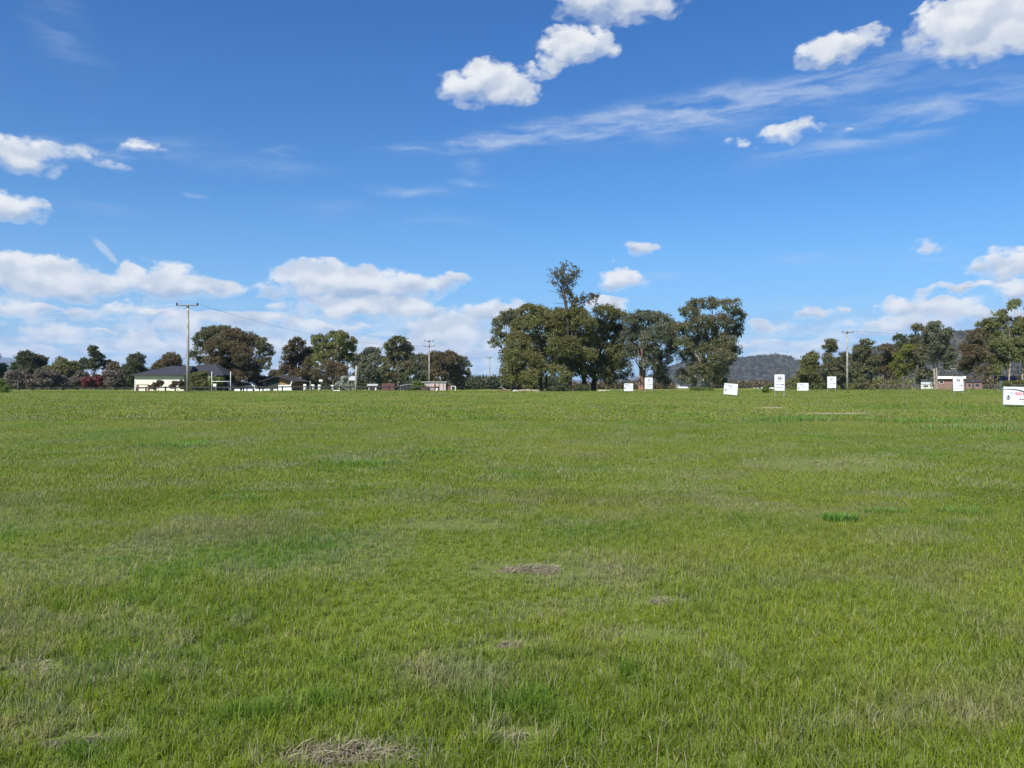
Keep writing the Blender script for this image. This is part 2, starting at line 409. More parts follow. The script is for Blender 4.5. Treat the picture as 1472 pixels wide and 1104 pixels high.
tr = t.n.new('ShaderNodeBsdfTranslucent'); t.l.new(c, tr.inputs[0])
mx = t.n.new('ShaderNodeMixShader'); mx.inputs[0].default_value = .45
t.l.new(b.outputs[0], mx.inputs[1]); t.l.new(tr.outputs[0], mx.inputs[2]); t.l.new(mx.outputs[0], t.n['Material Output'].inputs[0])

def vnoise(x, y, s, seed):
    """smooth value noise"""
    rg = np.random.RandomState(seed); G = rg.rand(256, 256)
    u = x / s + 1000.3; v = y / s + 1000.7; i = np.floor(u).astype(int); j = np.floor(v).astype(int); f = u - i; g = v - j
    f = f * f * (3 - 2 * f); g = g * g * (3 - 2 * g); g_ = lambda a, b_: G[a % 256, b_ % 256]
    return (g_(i, j) * (1 - f) + g_(i + 1, j) * f) * (1 - g) + (g_(i, j + 1) * (1 - f) + g_(i + 1, j + 1) * f) * g
rs = np.random.RandomState(7)
def grass(n, d0, d1, power, width, hmin, hmax, segs, spread=.80, name='grass'):
    global rs
    # distance distribution: density falls as d**-power
    u = rs.rand(n); e = 2 - power
    d = (d0 ** e + u * (d1 ** e - d0 ** e)) ** (1 / e) if abs(e) > 1e-3 else d0 * (d1 / d0) ** u
    x = (rs.rand(n) * 2 - 1) * (d * spread + 1.5); y = d.copy()
    # gather into tufts
    k = rs.rand(n) < .72
    cx = np.round(x / .11 + (rs.rand(n) - .5) * .2) * .11; cy = np.round(y / .11 + (rs.rand(n) - .5) * .2) * .11
    if d1 < 14:
        hsh = np.sin(np.round(x / .11) * 12.9898 + np.round(y / .11) * 78.233) * 43758.5; hs2 = (hsh * 1.7) % 1; hsh = hsh % 1
        x = np.where(k, np.round(x / .11) * .11 + (hsh - .5) * .1 + rs.randn(n) * .024, x); y = np.where(k, np.round(y / .11) * .11 + (hs2 - .5) * .1 + rs.randn(n) * .024, y)
    keep = np.ones(n, bool); dry = (rs.rand(n) < .13).astype(float) * rs.uniform(.4, 1, n)
    hn = .6 * vnoise(x, y, 1.7, 3) + .4 * vnoise(x, y, .45, 4); hl = vnoise(x, y, 6, 5)
    for bx, by, a, b_ in BAREW:
        rr = ((x - bx) / a) ** 2 + ((y - by) / b_) ** 2 + (vnoise(x, y, .12 * max(a, .5), 9) - .5) * 1.4
        keep &= ~((rr < 1) & (rs.rand(n) < .86)); dry = np.where(rr < 1.5, np.maximum(dry, (rs.rand(n) < .55) * rs.uniform(.4, 1, n)), dry); h0_ = rr < 1.2
    gp = vnoise(x, y, 1.1, 15) * .6 + vnoise(x, y, .33, 16) * .4                # greyish dying patches
    dry = np.maximum(dry, (gp > .60 - .14 * np.exp(-((x + 2.3) / 1.4) ** 2 - ((y - 5.0) / 1.3) ** 2) + .25 * sstep(.8, 2.0, x) * (y < 7)) * (rs.rand(n) < .5) * rs.uniform(.25, .85, n))
    h = (hmin + (hmax - hmin) * rs.rand(n) ** 1.4) * (.55 + .9 * hn) * (.8 + .5 * hl)
    h *= np.where(rs.rand(n) < .02, 1.8, 1.)
    # long rough grass on the far right bank
    bank = sstep(88, 104, y) * sstep(18, 34, x) * (y < 128)
    h = h * (1 + bank * (1.5 * vnoise(x, y, 3, 21) + .3))
    crest = sstep(92, 110, y) * (y < 126); h = h * (1 + crest * 4.0 * np.clip(vnoise(x, y, 1.6, 33) - .45, 0, 1))
    rank = sstep(.76, .86, .5 * vnoise(x, y, .42, 40) + .5 * vnoise(x, y, .17, 41) + .16 * (vnoise(x, y, 9, 42) - .5)) * (rs.rand(n) < .8)
    h = h * (1 + .4 * rank)
    x, y, h, dry, hn, rank = x[keep], y[keep], h[keep], dry[keep], hn[keep], rank[keep]; n = len(x); dry = dry * (1 - rank)
    z = zg(x, y) - .005
    ang = rs.rand(n) * 2 * PI; lean = np.abs(rs.randn(n)) * .62 + .10
    lx = np.cos(ang) * lean; ly = np.sin(ang) * lean
    wd = width * rs.uniform(.6, 1.35, n) * (np.maximum(y, 3) if width < .001 * 1.2 and False else 1)
    wa = ang + PI / 2 + rs.randn(n) * .5; wx = np.cos(wa) * wd / 2; wy = np.sin(wa) * wd / 2
    tint = np.clip(.45 + .35 * rs.randn(n) * .7 + (vnoise(x, y, .8, 30) - .5) * .7, 0, 1)
    P0 = np.stack([x, y, z], -1); Wv = np.stack([wx, wy, 0 * wx], -1)
    if segs == 1:
        tip = P0 + np.stack([lx * h, ly * h, h], -1)
        V = np.stack([P0 - Wv, P0 + Wv, tip], 1); o = np_mesh(name, V, 3, gr, {'tint': ('FACE', tint), 'dry': ('FACE', dry), 'rank': ('FACE', rank)})
    else:
        m1 = P0 + np.stack([lx * h * .25, ly * h * .25, h * .5], -1); tip = P0 + np.stack([lx * h * 1.1, ly * h * 1.1, h * (1 - .35 * lean)], -1)
        m2 = P0 + np.stack([lx * h * .62, ly * h * .62, h * (.82 - .05 * lean)], -1)
        Vv = np.stack([P0 - Wv, P0 + Wv, m1 + Wv * .85, m1 - Wv * .85, m2 + Wv * .5, m2 - Wv * .5, tip], 1).reshape(-1, 3)
        o7 = np.arange(n)[:, None] * 7
        Fq = np.concatenate([o7 + np.array([0, 1, 2]), o7 + np.array([0, 2, 3]), o7 + np.array([3, 2, 4]), o7 + np.array([3, 4, 5]), o7 + np.array([5, 4, 6])])
        o = np_mesh(name, Vv, 3, gr, {'tint': ('FACE', np.tile(tint, 5)), 'dry': ('FACE', np.tile(dry, 5)), 'rank': ('FACE', np.tile(rank, 5))}, F3=Fq)
    return o
Q = 1.0
tag(grass(int(800000 * Q), 2.2, 12, 1.2, .0037, .028, .085, 2), 'green and straw tinted short grass blades nearest the viewer', 'grass', kind='stuff')
tag(grass(int(620000 * Q), 10.5, 36, 1.45, .013, .028, .070, 1), 'short green field grass in the middle of the paddock', 'grass', kind='stuff')
tag(grass(int(420000 * Q), 34, 128, 1.5, .055, .03, .085, 1), 'far field grass running up to the tree line', 'grass', kind='stuff')

# worn patches of bare soil, thin sheets just above the ground
def soil(px, py, a, b_, mat, label):
    x0, y0 = ground_at(px, py); r = random.Random(int(px + py)); mb = MB(); N = 40
    rad = [1 + .22 * math.sin(3 * q_ + px) + .14 * math.sin(7 * q_ + py) + r.uniform(-.12, .12) for q_ in [2 * PI * i / N for i in range(N)]]
    pts = lambda k: [(x0 + a * k * rad[i] * math.cos(2 * PI * i / N), y0 + b_ * k * rad[i] * math.sin(2 * PI * i / N)) for i in range(N)]
    rings = [pts(.35), pts(.7), pts(1.)]; V_ = [(x0, y0, float(zg(x0, y0)) + .014)]
    for k, rg in enumerate(rings): V_ += [(x, y, float(zg(x, y)) + (.014, .012, -.004)[k]) for x, y in rg]
    mb.v = V_; mb.f = [(0, 1 + i, 1 + (i + 1) % N) for i in range(N)]
    for k in range(2):
        o_ = 1 + k * N; mb.f += [(o_ + i, o_ + N + i, o_ + N + (i + 1) % N, o_ + (i + 1) % N) for i in range(N)]
    o = mb.build('soil_patch', mat, None, True); tag(o, label, 'bare soil', 'worn patches of bare soil in the field')
M['soil'] = simple('dark_field_soil', (.11, .088, .052), .95, 0, .5, 14, .6)
M['sand'] = simple('pale_sandy_soil', (.30, .25, .16), .95, 0, .35, 5, .4)
soil(1196, 594.5, 1.7, .8, M['sand'], 'long pale sandy strip far out below the right hand signs')
soil(1110, 586, .8, .6, M['sand'], 'short orange sandy strip left of the long pale one')
soil(765, 820, .27, .15, M['soil'], 'brown soil under the matted dead grass in the middle')
soil(732, 928, .09, .05, M['soil'], 'small spot of brown soil in the foreground below the matted patch')
soil(500, 1094, .28, .09, M['soil'], 'brown soil under the grey straw heap at the bottom edge')
soil(945, 866, .09, .05, M['soil'], 'small spot of brown soil right of the centre')
soil(100, 1070, .12, .05, M['soil'], 'brown soil spot in the bottom left corner')

# heaps of dead straw and weed clumps, each a thing
def straw(px, py, a, b_, n, label, L=.16, h=.04, cat='straw'):
    x0, y0 = ground_at(px, py); c0 = Vector((x0, y0, float(zg(x0, y0))))
    r = np.random.RandomState(int(px * 7 + py)); ang = r.rand(n) * 2 * PI; q_ = np.sqrt(r.rand(n))
    x = x0 + np.cos(ang) * q_ * a; y = y0 + np.sin(ang) * q_ * b_; z = zg(x, y) + r.rand(n) * h * (1.2 - q_) + .004
    dr = r.rand(n) * 2 * PI; ln = L * r.uniform(.4, 1.2, n); el_ = r.uniform(-.15, .6, n)
    dx, dy, dz = np.cos(dr) * ln, np.sin(dr) * ln, np.sin(el_) * ln * .6
    wd = .0019 * r.uniform(.5, 1.6, n) * max(1, y0 / 6)
    P = np.stack([x, y, z], -1); Dv = np.stack([dx, dy, dz], -1); W = np.stack([-np.sin(dr) * wd, np.cos(dr) * wd, wd * .3], -1)
    mid_ = P + Dv * .5 + np.stack([0 * x, 0 * x, ln * .12], -1)
    Vv = np.stack([P, mid_ + W, P + Dv, mid_ - W], 1)
    e_ = empty('straw_clump', c0, label, cat, 'dead straw clumps lying in the grass')
    np_mesh('straw_stems', Vv, 4, M['straw'], {'tint': ('FACE', r.rand(n)), 'tip': ('FACE', r.rand(n) * .5)}, parent=e_)
M['straw'] = leaf_mat('dead_straw', (.12, .098, .062), (.28, .245, .165), None, .15)
straw(765, 820, .26, .16, 520, 'brown matted dead grass patch lying in the middle of the field', .09, .012)
straw(500, 1094, .30, .10, 700, 'large grey heap of dead straw at the bottom edge of the picture', .12, .04)
straw(732, 928, .08, .05, 130, 'small straw clump in the foreground below the brown matted patch', .06, .012)
straw(738, 1058, .06, .04, 80, 'tiny straw clump near the bottom centre of the picture', .05, .012)
straw(945, 866, .09, .06, 90, 'pale straw tuft in the grass right of the centre', .08, .03)
straw(112, 1068, .14, .05, 110, 'flattened brown straw in the bottom left corner of the field', .07, .012)
straw(45, 965, .12, .07, 110, 'upright dry straw tuft at the left edge of the field', .11, .05)
straw(1205, 668, .8, .6, 260, 'pale bleached straw patch far out on the right of the field', .16, .02)

def weed(px, py, a, n, L, label, col='weed'):
    x0, y0 = ground_at(px, py); c0 = Vector((x0, y0, float(zg(x0, y0)))); r = np.random.RandomState(int(px + py))
    ang = r.rand(n) * 2 * PI; q_ = np.sqrt(r.rand(n)) * a; x = x0 + np.cos(ang) * q_; y = y0 + np.sin(ang) * q_ * .7; z = zg(x, y)
    ln = L * r.uniform(.5, 1.1, n); la = ang + r.randn(n) * .8; le = r.uniform(.15, .75, n)
    Dv = np.stack([np.cos(la) * le * ln, np.sin(la) * le * ln, ln * np.sqrt(1 - le ** 2 * .8)], -1); P = np.stack([x, y, z], -1)
    wd = L * .045 * r.uniform(.7, 1.4, n); W = np.stack([-np.sin(la) * wd, np.cos(la) * wd, 0 * wd], -1)
    Vv = np.stack([P, P + Dv * .5 + W, P + Dv, P + Dv * .5 - W], 1)
    e_ = empty('weed_clump', c0, label, 'weed', 'dark green weed clumps in the field')
    np_mesh('leaves', Vv, 4, M['weedm'], {'tint': ('FACE', r.rand(n)), 'tip': ('FACE', r.rand(n) * .4)}, parent=e_)
M['weedm'] = leaf_mat('weed_leaves', (.055, .145, .022), (.10, .20, .035), None, .4)
weed(1206, 750, .22, 200, .13, 'dark green weed clump with upright leaves right of centre')
weed(1272, 737, .30, 150, .09, 'darker grass clump just right of the upright weed clump')
weed(1385, 738, .40, 200, .09, 'wide low weed clump near the right edge of the field')
weed(350, 718, .45, 200, .09, 'low dark weed clump on the left half of the field')
weed(258, 642, 1.2, 260, .16, 'broad dark weed patch far out on the left of the field')
weed(520, 668, .9, 200, .15, 'dark weed patch far out left of centre')
weed(1140, 605, 2.2, 300, .28, 'lush weed patch below the tall numbered sign')
weed(1320, 608, 2.6, 300, .28, 'lush weed patch far out to the left of the sale board')
weed(1400, 618, 2.4, 260, .25, 'lush weed patch below and left of the sale board')
weed(630, 650, .8, 160, .13, 'small weed patch far out in the middle of the field')

# ------------------------------------------------------------------ trees
def curve_pts(a, b, rnd, k=5, wob=.08, droop=0.):
    a, b = Vector(a), Vector(b); L = (b - a).length; pts = []
    for i in range(k):
        s_ = i / (k - 1); p = a.lerp(b, s_)
        p.z += math.sin(s_ * PI) * L * .10 - droop * s_ * s_
        if 0 < i < k - 1: p += Vector((rnd.uniform(-1, 1), rnd.uniform(-1, 1), rnd.uniform(-.5, .5))) * L * wob
        pts.append(p)
    return pts

def leaves_for(centers, rad, per, size, r, droop=.5, flat=.75):
    """leaf polygons gathered round each clump centre"""
    N = len(centers) * per
    cc = np.repeat(centers, per, 0); rr = np.repeat(rad, per)
    v = r.randn(N, 3); v /= np.linalg.norm(v, axis=1, keepdims=True); v *= (r.rand(N, 1) ** .45)
    v[:, 2] *= flat
    P = cc + v * rr[:, None]
    dv = r.randn(N, 3); dv[:, 2] -= droop * 1.6; dv /= np.linalg.norm(dv, axis=1, keepdims=True)
    sd = np.cross(dv, r.randn(N, 3)); sd /= np.linalg.norm(sd, axis=1, keepdims=True) + 1e-9
    L = size * r.uniform(.6, 1.4, N)[:, None]; W = L * r.uniform(.28, .5, N)[:, None]
    return np.stack([P, P + dv * L * .45 + sd * W, P + dv * L, P + dv * L * .5 - sd * W], 1)

def make_tree(name, px, d, lobes, mat, bark, label, cat='tree', group=None, trunks=None, dens=1., size=None, seed=None, yd=None, trunk_r=.3, droop=.5, base=None, gap=.0, limbs=True, clump=.62, mats=None):
    """lobes = (px, py, rx, ry) foliage masses on the bearing of the photograph, built in metres at distance d"""
    seed = seed if seed is not None else int(px * 13 + d); rnd = random.Random(seed); r = np.random.RandomState(seed)
    k = d / F; root = at(px, d)
    e_ = empty(name, root, label, cat, group)
    size = size or .0017 * d
    LB = []; C = []; RD = []; TI = []; TP = []
    w_half = max(abs(l[0] - px) + l[2] for l in lobes) * k
    for i, (lx, ly, rx, ry) in enumerate(lobes):
        cx_ = (lx - CX) * k; cz = zy(ly, d); A = rx * k * 1.10; Bz = ry * k * 1.12
        dep = math.sqrt(max(0, 1 - min(1, ((lx - px) * k / (w_half + .01)) ** 2))) * w_half * .75
        cy_ = d + rnd.uniform(-1, 1) * dep if yd is None else d + rnd.uniform(-yd, yd)
        LB.append((cx_, cy_, cz, A, Bz))
        Ay = A * rnd.uniform(.8, 1.1)
        n = max(7, int(4.1 * dens * (A * Bz + A * Ay + Bz * Ay) / clump ** 2 / 1.6))
        v = r.randn(n, 3); v /= np.linalg.norm(v, axis=1, keepdims=True)
        lo = v[:, 2] < -.35; v[lo & (r.rand(n) < .5), 2] *= -1
        v *= r.uniform(.55, 1.04, (n, 1))
        c_ = np.array([cx_, cy_, cz]) + v * np.array([A, Ay, Bz])
        c_ = c_[r.rand(n) > gap]
        C.append(c_); n = len(c_)
        RD.append(clump * r.uniform(.6, 1.25, n) * (.75 + .25 * min(A, Bz) / 1.2)); lt = rnd.random()
        TI.append(np.clip(.5 * lt + .5 * r.rand(n), 0, 1))
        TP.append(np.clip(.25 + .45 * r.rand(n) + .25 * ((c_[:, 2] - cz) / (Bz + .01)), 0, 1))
    C = np.concatenate(C); RD = np.concatenate(RD); TI = np.concatenate(TI); TP = np.concatenate(TP)
    g_ = zg(C[:, 0], C[:, 1]) + .15; C[:, 2] = np.maximum(C[:, 2], g_ + RD * .3)
    per = int(40 * (d * .0017 / size) ** 1.0)
    Vv = leaves_for(C, RD, per, size, r, droop)
    jit = r.uniform(-.22, .22, len(Vv))
    ti = np.clip(np.repeat(TI, per) + jit, 0, 1); tp = np.repeat(TP, per)
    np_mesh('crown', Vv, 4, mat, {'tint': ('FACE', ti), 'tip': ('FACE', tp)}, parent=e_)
    # trunk and limbs
    mb = MB()
    top = max(l[2] for l in LB); zmin = min(l[2] - l[4] for l in LB)
    stems = trunks or [(px, trunk_r)]
    tops = []
    for (tx, tr_) in stems:
        b0 = at(tx, d); b0.z -= .15
        ht = base if base else max(1.2, (top - b0.z) * .42)
        t0 = Vector((b0.x + rnd.uniform(-.25, .25), b0.y + rnd.uniform(-.3, .3), b0.z + ht))
        mb.tube([b0 + Vector((0, 0, -.1)), b0.lerp(t0, .08), b0.lerp(t0, .35) + Vector((rnd.uniform(-.12, .12), 0, 0)), b0.lerp(t0, .7) + Vector((rnd.uniform(-.15, .15), 0, 0)), t0], [tr_ * 1.5, tr_ * 1.1, tr_ * .95, tr_ * .85, tr_ * .7], 8)
        tops.append((t0, tr_, b0))
    if limbs:
        for (lx, ly, lz, A, Bz) in LB:
            t0, tr_, b0 = min(tops, key=lambda s_: abs(s_[0].x - lx))
            st_ = b0.lerp(t0, rnd.uniform(.7, 1.)) if lz > t0.z else b0.lerp(t0, max(.35, min(.9, (lz - b0.z) / (t0.z - b0.z + .01) * .6)))
            pts = curve_pts(st_, (lx, ly, lz + Bz * .3), rnd, 5, .07)
            mb.tube(pts, [tr_ * .42, tr_ * .32, tr_ * .24, tr_ * .16, tr_ * .07], 5)
            for _ in range(4):
                a_ = pts[rnd.choice([2, 3, 4])]; tgt = (lx + rnd.uniform(-.8, .8) * A, ly + rnd.uniform(-.8, .8) * A, lz + rnd.uniform(-.4, .95) * Bz)
                mb.tube(curve_pts(a_, tgt, rnd, 4, .08), [tr_ * .2, tr_ * .14, tr_ * .09, tr_ * .04], 4)
    mb.build('trunk', bark, e_, True)
    return e_

def auto(cx, top, bot, w_, n, seed, shape=1.):
    """lobes filling a rounded crown outline"""
    r = random.Random(seed); L = []; h = (bot - top) / 2; cy = (top + bot) / 2
    for i in range(n):
        a = 2 * PI * (i + r.random() * .6) / n; q_ = .55 + .2 * r.random() if i % 3 else .2
        rr = .30 + .12 * r.random()
        L.append((cx + math.cos(a) * q_ * w_ / 2 * shape, cy - math.sin(a) * q_ * h, w_ / 2 * rr * 1.25, h * rr * 1.2))
    L.append((cx, cy, w_ * .3, h * .6))
    return L

GC = 'trees of the central grove'; GL = 'trees behind the houses on the left'; GR = 'trees along the right side of the field'
# central grove
make_tree('gum_tree', 738, 142, [(736, 452, 16, 8), (722, 462, 13, 8), (714, 478, 9, 8), (712, 494, 8, 7), (728, 486, 10, 9), (746, 462, 14, 10), (730, 510, 12, 10), (742, 490, 12, 12), (738, 530, 14, 12), (728, 548, 10, 10), (748, 545, 12, 10)],
          M['euc'], M['bark_g'], 'open leaved gum tree at the left end of the central grove', group=GC, trunk_r=.32, dens=.8)
make_tree('broadleaf_tree', 783, 130, [(762, 450, 18, 10), (780, 446, 16, 9), (752, 468, 18, 13), (778, 468, 20, 13), (745, 492, 17, 14), (770, 494, 22, 15), (795, 480, 15, 15), (738, 515, 13, 13), (760, 520, 18, 14), (788, 512, 16, 12), (742, 540, 13, 12), (760, 545, 12, 12), (802, 522, 10, 10), (775, 532, 14, 12), (728, 530, 10, 12), (770, 510, 16, 12), (750, 510, 14, 12)],
          M['leafy'], M['bark_d'], 'broad dark green tree left of the tall bare topped tree, forked black trunk', group=GC, trunks=[(779, .34), (786, .22)], dens=1.25, droop=.1, base=2.6)
make_tree('broadleaf_tree', 853, 134, [(868, 452, 16, 10), (885, 456, 14, 11), (856, 470, 18, 12), (880, 478, 18, 14), (893, 480, 10, 16), (858, 495, 20, 14), (882, 505, 16, 14), (850, 515, 16, 12), (870, 522, 16, 12), (845, 538, 12, 9), (893, 515, 10, 14), (862, 538, 12, 10), (878, 540, 10, 12), (835, 525, 10, 10)],
          M['leafy'], M['bark_d'], 'dense dark green two trunked tree right of the bare topped tree', group=GC, trunks=[(840, .42), (853, .48)], dens=1.2, droop=.2, base=3.0)
# tree with the tall bare spire
def spire_tree():
    d = 127; k = d / F; rnd = random.Random(5); r = np.random.RandomState(5)
    e_ = make_tree('spire_tree', 817, d, [(806, 452, 16, 9), (828, 450, 18, 9), (815, 468, 20, 12), (838, 466, 17, 12), (820, 488, 22, 14), (845, 490, 16, 14), (800, 500, 14, 12), (828, 510, 18, 12), (846, 512, 14, 10), (812, 522, 12, 10), (800, 535, 12, 9), (832, 530, 14, 9), (817, 470, 13, 14), (817, 500, 14, 14), (812, 542, 8, 8)],
              M['leafy'], M['bark_d'], 'tallest tree of the grove, thin bare spire of twigs above a dense crown', group=GC, trunks=[(816, .55)], dens=1.25, droop=.1, base=6.5)
    mb = MB(); C = []
    def P(px, py, dy=0): return Vector(((px - CX) * k, d + dy, zy(py, d)))
    st_ = [P(817, 500), P(816, 458), P(814, 438), P(811, 420), P(809, 408), P(808, 398)]
    mb.tube(st_, [.34, .26, .2, .14, .09, .04], 7)
    st2 = [P(814, 444), P(811, 430, .3), P(808, 417, .6), P(803, 406, .8), P(799, 398, .9)]; mb.tube(st2, [.16, .13, .1, .06, .03], 6)
    st3 = [P(811, 422), P(815, 412, -.5), P(819, 405, -.8), P(826, 397, -1), P(831, 393, -1)]; mb.tube(st3, [.12, .09, .07, .05, .02], 6)
    st4 = [P(817, 450), P(828, 440, -.4), P(840, 434, -.8), P(850, 431, -1), P(858, 432, -1.2)]; mb.tube(st4, [.14, .11, .08, .05, .02], 6)
    st5 = [P(816, 452), P(822, 440, 1), P(824, 428, 1.3), P(823, 420, 1.3)]; mb.tube(st5, [.1, .07, .05, .02], 5)
    def twig(a, dirv, L, rad, lev):
        b_ = a + dirv * L + Vector((0, 0, L * .12)); pts = curve_pts(a, b_, rnd, 4, .08); mb.tube(pts, [rad, rad * .7, rad * .5, rad * .25], 4)
        if lev > 0:
            for q_ in (1, 2, 3, 3):
                dv = (dirv + Vector((rnd.uniform(-1, 1), rnd.uniform(-1, 1), rnd.uniform(-.4, .9))) * .8).normalized(); twig(pts[q_], dv, L * rnd.uniform(.4, .65), rad * .5, lev - 1)
        elif rnd.random() < .55: C.append(tuple(pts[3]))
    for path, n, L in ((st_, 30, 1.9), (st2, 10, 1.2), (st3, 12, 1.2), (st4, 16, .8), (st5, 6, .8)):
        for i in range(n):
            s_ = rnd.uniform(.1, 1) * (len(path) - 1); j = min(int(s_), len(path) - 2); a = path[j].lerp(path[j + 1], s_ - j)
            an = rnd.uniform(0, 2 * PI); up = rnd.uniform(.1, 1.1)
            dv = Vector((math.cos(an), math.sin(an) * .8, up)).normalized(); twig(a, dv, L * rnd.uniform(.5, 1.), .042, 2)
    # a few low reaching bare branches on the left
    for (ax, ay, bx_, by_) in ((815, 440, 793, 436), (814, 430, 786, 417), (816, 446, 797, 441), (812, 418, 794, 404), (811, 412, 790, 398)):
        mb.tube(curve_pts(P(ax, ay), P(bx_, by_, rnd.uniform(-1, 1)), rnd, 5, .06), [.06, .045, .035, .025, .012], 4); 
    mb.build('spire_branches', M['bark_d'], e_, True)
    for (x0, x1, y0, y1, n) in ((797, 812, 388, 402, 20), (838, 860, 428, 440, 40), (820, 838, 430, 445, 34), (812, 830, 388, 402, 12)):
        for _ in range(n): C.append(tuple(P(rnd.uniform(x0, x1), rnd.uniform(y0, y1), rnd.uniform(-1.2, 1.2))))
    C = np.array(C); per = 6
    Vv = leaves_for(C, np.full(len(C), .28), per, .20, r, .0)
    np_mesh('spire_leaves', Vv, 4, M['brown2'], {'tint': ('FACE', r.rand(len(Vv))), 'tip': ('FACE', np.repeat(r.rand(len(C)) * 1., per))}, parent=e_)
M['brown2'] = leaf_mat('thin_spire_leaves', (.05, .055, .03), (.12, .12, .045), (.19, .12, .05))
spire_tree()
make_tree('gum_tree', 926, 130, [(906, 464, 12, 11), (925, 456, 17, 9), (947, 460, 15, 10), (902, 484, 10, 13), (920, 480, 16, 14), (942, 482, 17, 15), (958, 492, 9, 16), (914, 502, 12, 12), (938, 508, 15, 12), (955, 518, 9, 12), (948, 535, 10, 12), (902, 508, 9, 12), (956, 548, 8, 8), (930, 524, 12, 8), (966, 472, 8, 14), (962, 506, 8, 12), (928, 495, 14, 12)],
          M['euc2'], M['bark_r'], 'grey green gum tree with several reddish stems, behind the tall sign numbered 17', group=GC, trunks=[(920, .22), (923, .26), (927, .2)], dens=1.15, base=4.5)
make_tree('gum_tree', 1014, 126, [(985, 452, 13, 9), (1000, 438, 13, 7), (1022, 435, 16, 7), (1043, 441, 13, 8), (1057, 456, 11, 10), (1065, 472, 8, 10), (978, 474, 14, 12), (1002, 466, 17, 11), (1032, 464, 16, 11), (1052, 480, 12, 10), (980, 496, 12, 10), (1006, 492, 20, 13), (1036, 494, 18, 12), (1062, 503, 9, 8), (996, 514, 15, 11), (1024, 516, 18, 12), (1048, 514, 10, 9), (1002, 532, 15, 10), (1024, 536, 15, 10), (1000, 548, 9, 8), (1042, 530, 12, 10), (1018, 478, 16, 12), (1015, 505, 16, 12), (1032, 548, 10, 8), (988, 540, 10, 9), (972, 488, 9, 12), (1052, 498, 12, 10), (990, 470, 14, 10), (1012, 528, 14, 10)],
          M['euc'], M['bark_p'], 'large round headed gum tree at the right end of the central grove', group=GC, trunks=[(1013, .42), (1018, .3)], dens=1.0, base=4.2)
make_tree('gum_tree', 890, 150, [(895, 530, 12, 14), (885, 545, 12, 10), (902, 545, 8, 10), (878, 530, 8, 10)], M['euc2'], M['bark_g'], 'small thin grey gum tree low in the grove, left of the square white board', group=GC, dens=.45, trunk_r=.12)
# left
make_tree('gum_tree', -4, 175, [(-6, 518, 12, 10), (-10, 535, 16, 14), (2, 532, 7, 10), (-2, 548, 10, 8)], M['dark'], M['bark_d'], 'dark tree cut off by the left edge of the picture', group=GL)
make_tree('round_tree', 47, 190, auto(47, 510, 553, 48, 9, 1), M['dark'], M['bark_d'], 'dark rounded tree second from the left edge', group=GL, dens=1.2, droop=.1)
make_tree('round_tree', 91, 185, auto(91, 517, 555, 42, 9, 2), M['leafy'], M['bark_d'], 'olive brown rounded tree left of the tall thin tree', group=GL, dens=1.1)
make_tree('tall_thin_tree', 136, 205, [(138, 502, 6, 4), (133, 508, 7, 4), (142, 511, 7, 4), (127, 520, 8, 4), (137, 518, 7, 4), (149, 521, 6, 4), (135, 527, 9, 5), (144, 526, 6, 4)], M['dark'], M['bark_g'], 'tall thin tree with an airy layered crown above the red blossom', group=GL, dens=.8, trunk_r=.22)
make_tree('round_tree', 167, 195, auto(167, 523, 553, 26, 6, 3), M['brown'], M['bark_d'], 'small brownish tree between the tall thin tree and the dark one by the house', group=GL)
make_tree('round_tree', 112, 198, auto(114, 524, 552, 18, 6, 33), M['dark'], M['bark_d'], 'small dark tree just left of the tall thin tree', group=GL)
make_tree('round_tree', 193, 180, auto(193, 513, 556, 42, 9, 4), M['dark'], M['bark_d'], 'dark green tree at the left end of the cream house', group=GL, dens=1.2, droop=.1)
make_tree('round_tree', 242, 185, auto(242, 511, 552, 46, 9, 5), M['brown'], M['bark_d'], 'brown topped tree rising behind the dark roof of the cream house', group=GL, dens=1.1)
make_tree('gum_tree', 325, 172, [(303, 477, 14, 7), (318, 474, 12, 7), (292, 486, 12, 8), (284, 498, 8, 8), (281, 510, 6, 7), (300, 490, 9, 7), (290, 518, 8, 6), (345, 480, 10, 7), (368, 490, 9, 7), (380, 493, 8, 6), (387, 504, 5, 8), (375, 504, 8, 8), (384, 522, 6, 7), (370, 520, 8, 8), (355, 488, 8, 8)],
          M['euc'], M['bark_g'], 'spreading gum tree with open boughs either side of the rusty brown tree', group=GL, dens=.85, trunks=[(322, .35), (352, .3)], yd=1.6)
make_tree('broadleaf_tree', 334, 152, [(332, 484, 17, 10), (350, 490, 12, 12), (318, 500, 14, 12), (338, 504, 18, 13), (356, 512, 13, 13), (316, 522, 13, 13), (336, 526, 20, 14), (360, 532, 13, 12), (318, 542, 12, 11), (340, 546, 18, 11), (364, 548, 11, 9)],
          M['brown'], M['bark_d'], 'dense rusty brown tree standing to the right of the cream house', group=GL, dens=1.3, trunk_r=.35)
make_tree('round_tree', 398, 185, auto(398, 530, 556, 22, 6, 6), M['brown'], M['bark_d'], 'low brown tree behind the brick gable house', group=GL)
make_tree('broadleaf_tree', 428, 165, [(430, 494, 10, 7), (420, 504, 10, 8), (440, 508, 12, 9), (412, 518, 9, 8), (428, 520, 15, 11), (446, 524, 10, 10), (410, 532, 10, 9), (430, 540, 16, 10), (448, 545, 10, 9)],
          M['brown'], M['bark_d'], 'dark brown ragged tree left of the pale olive gum tree', group=GL, dens=1.1)
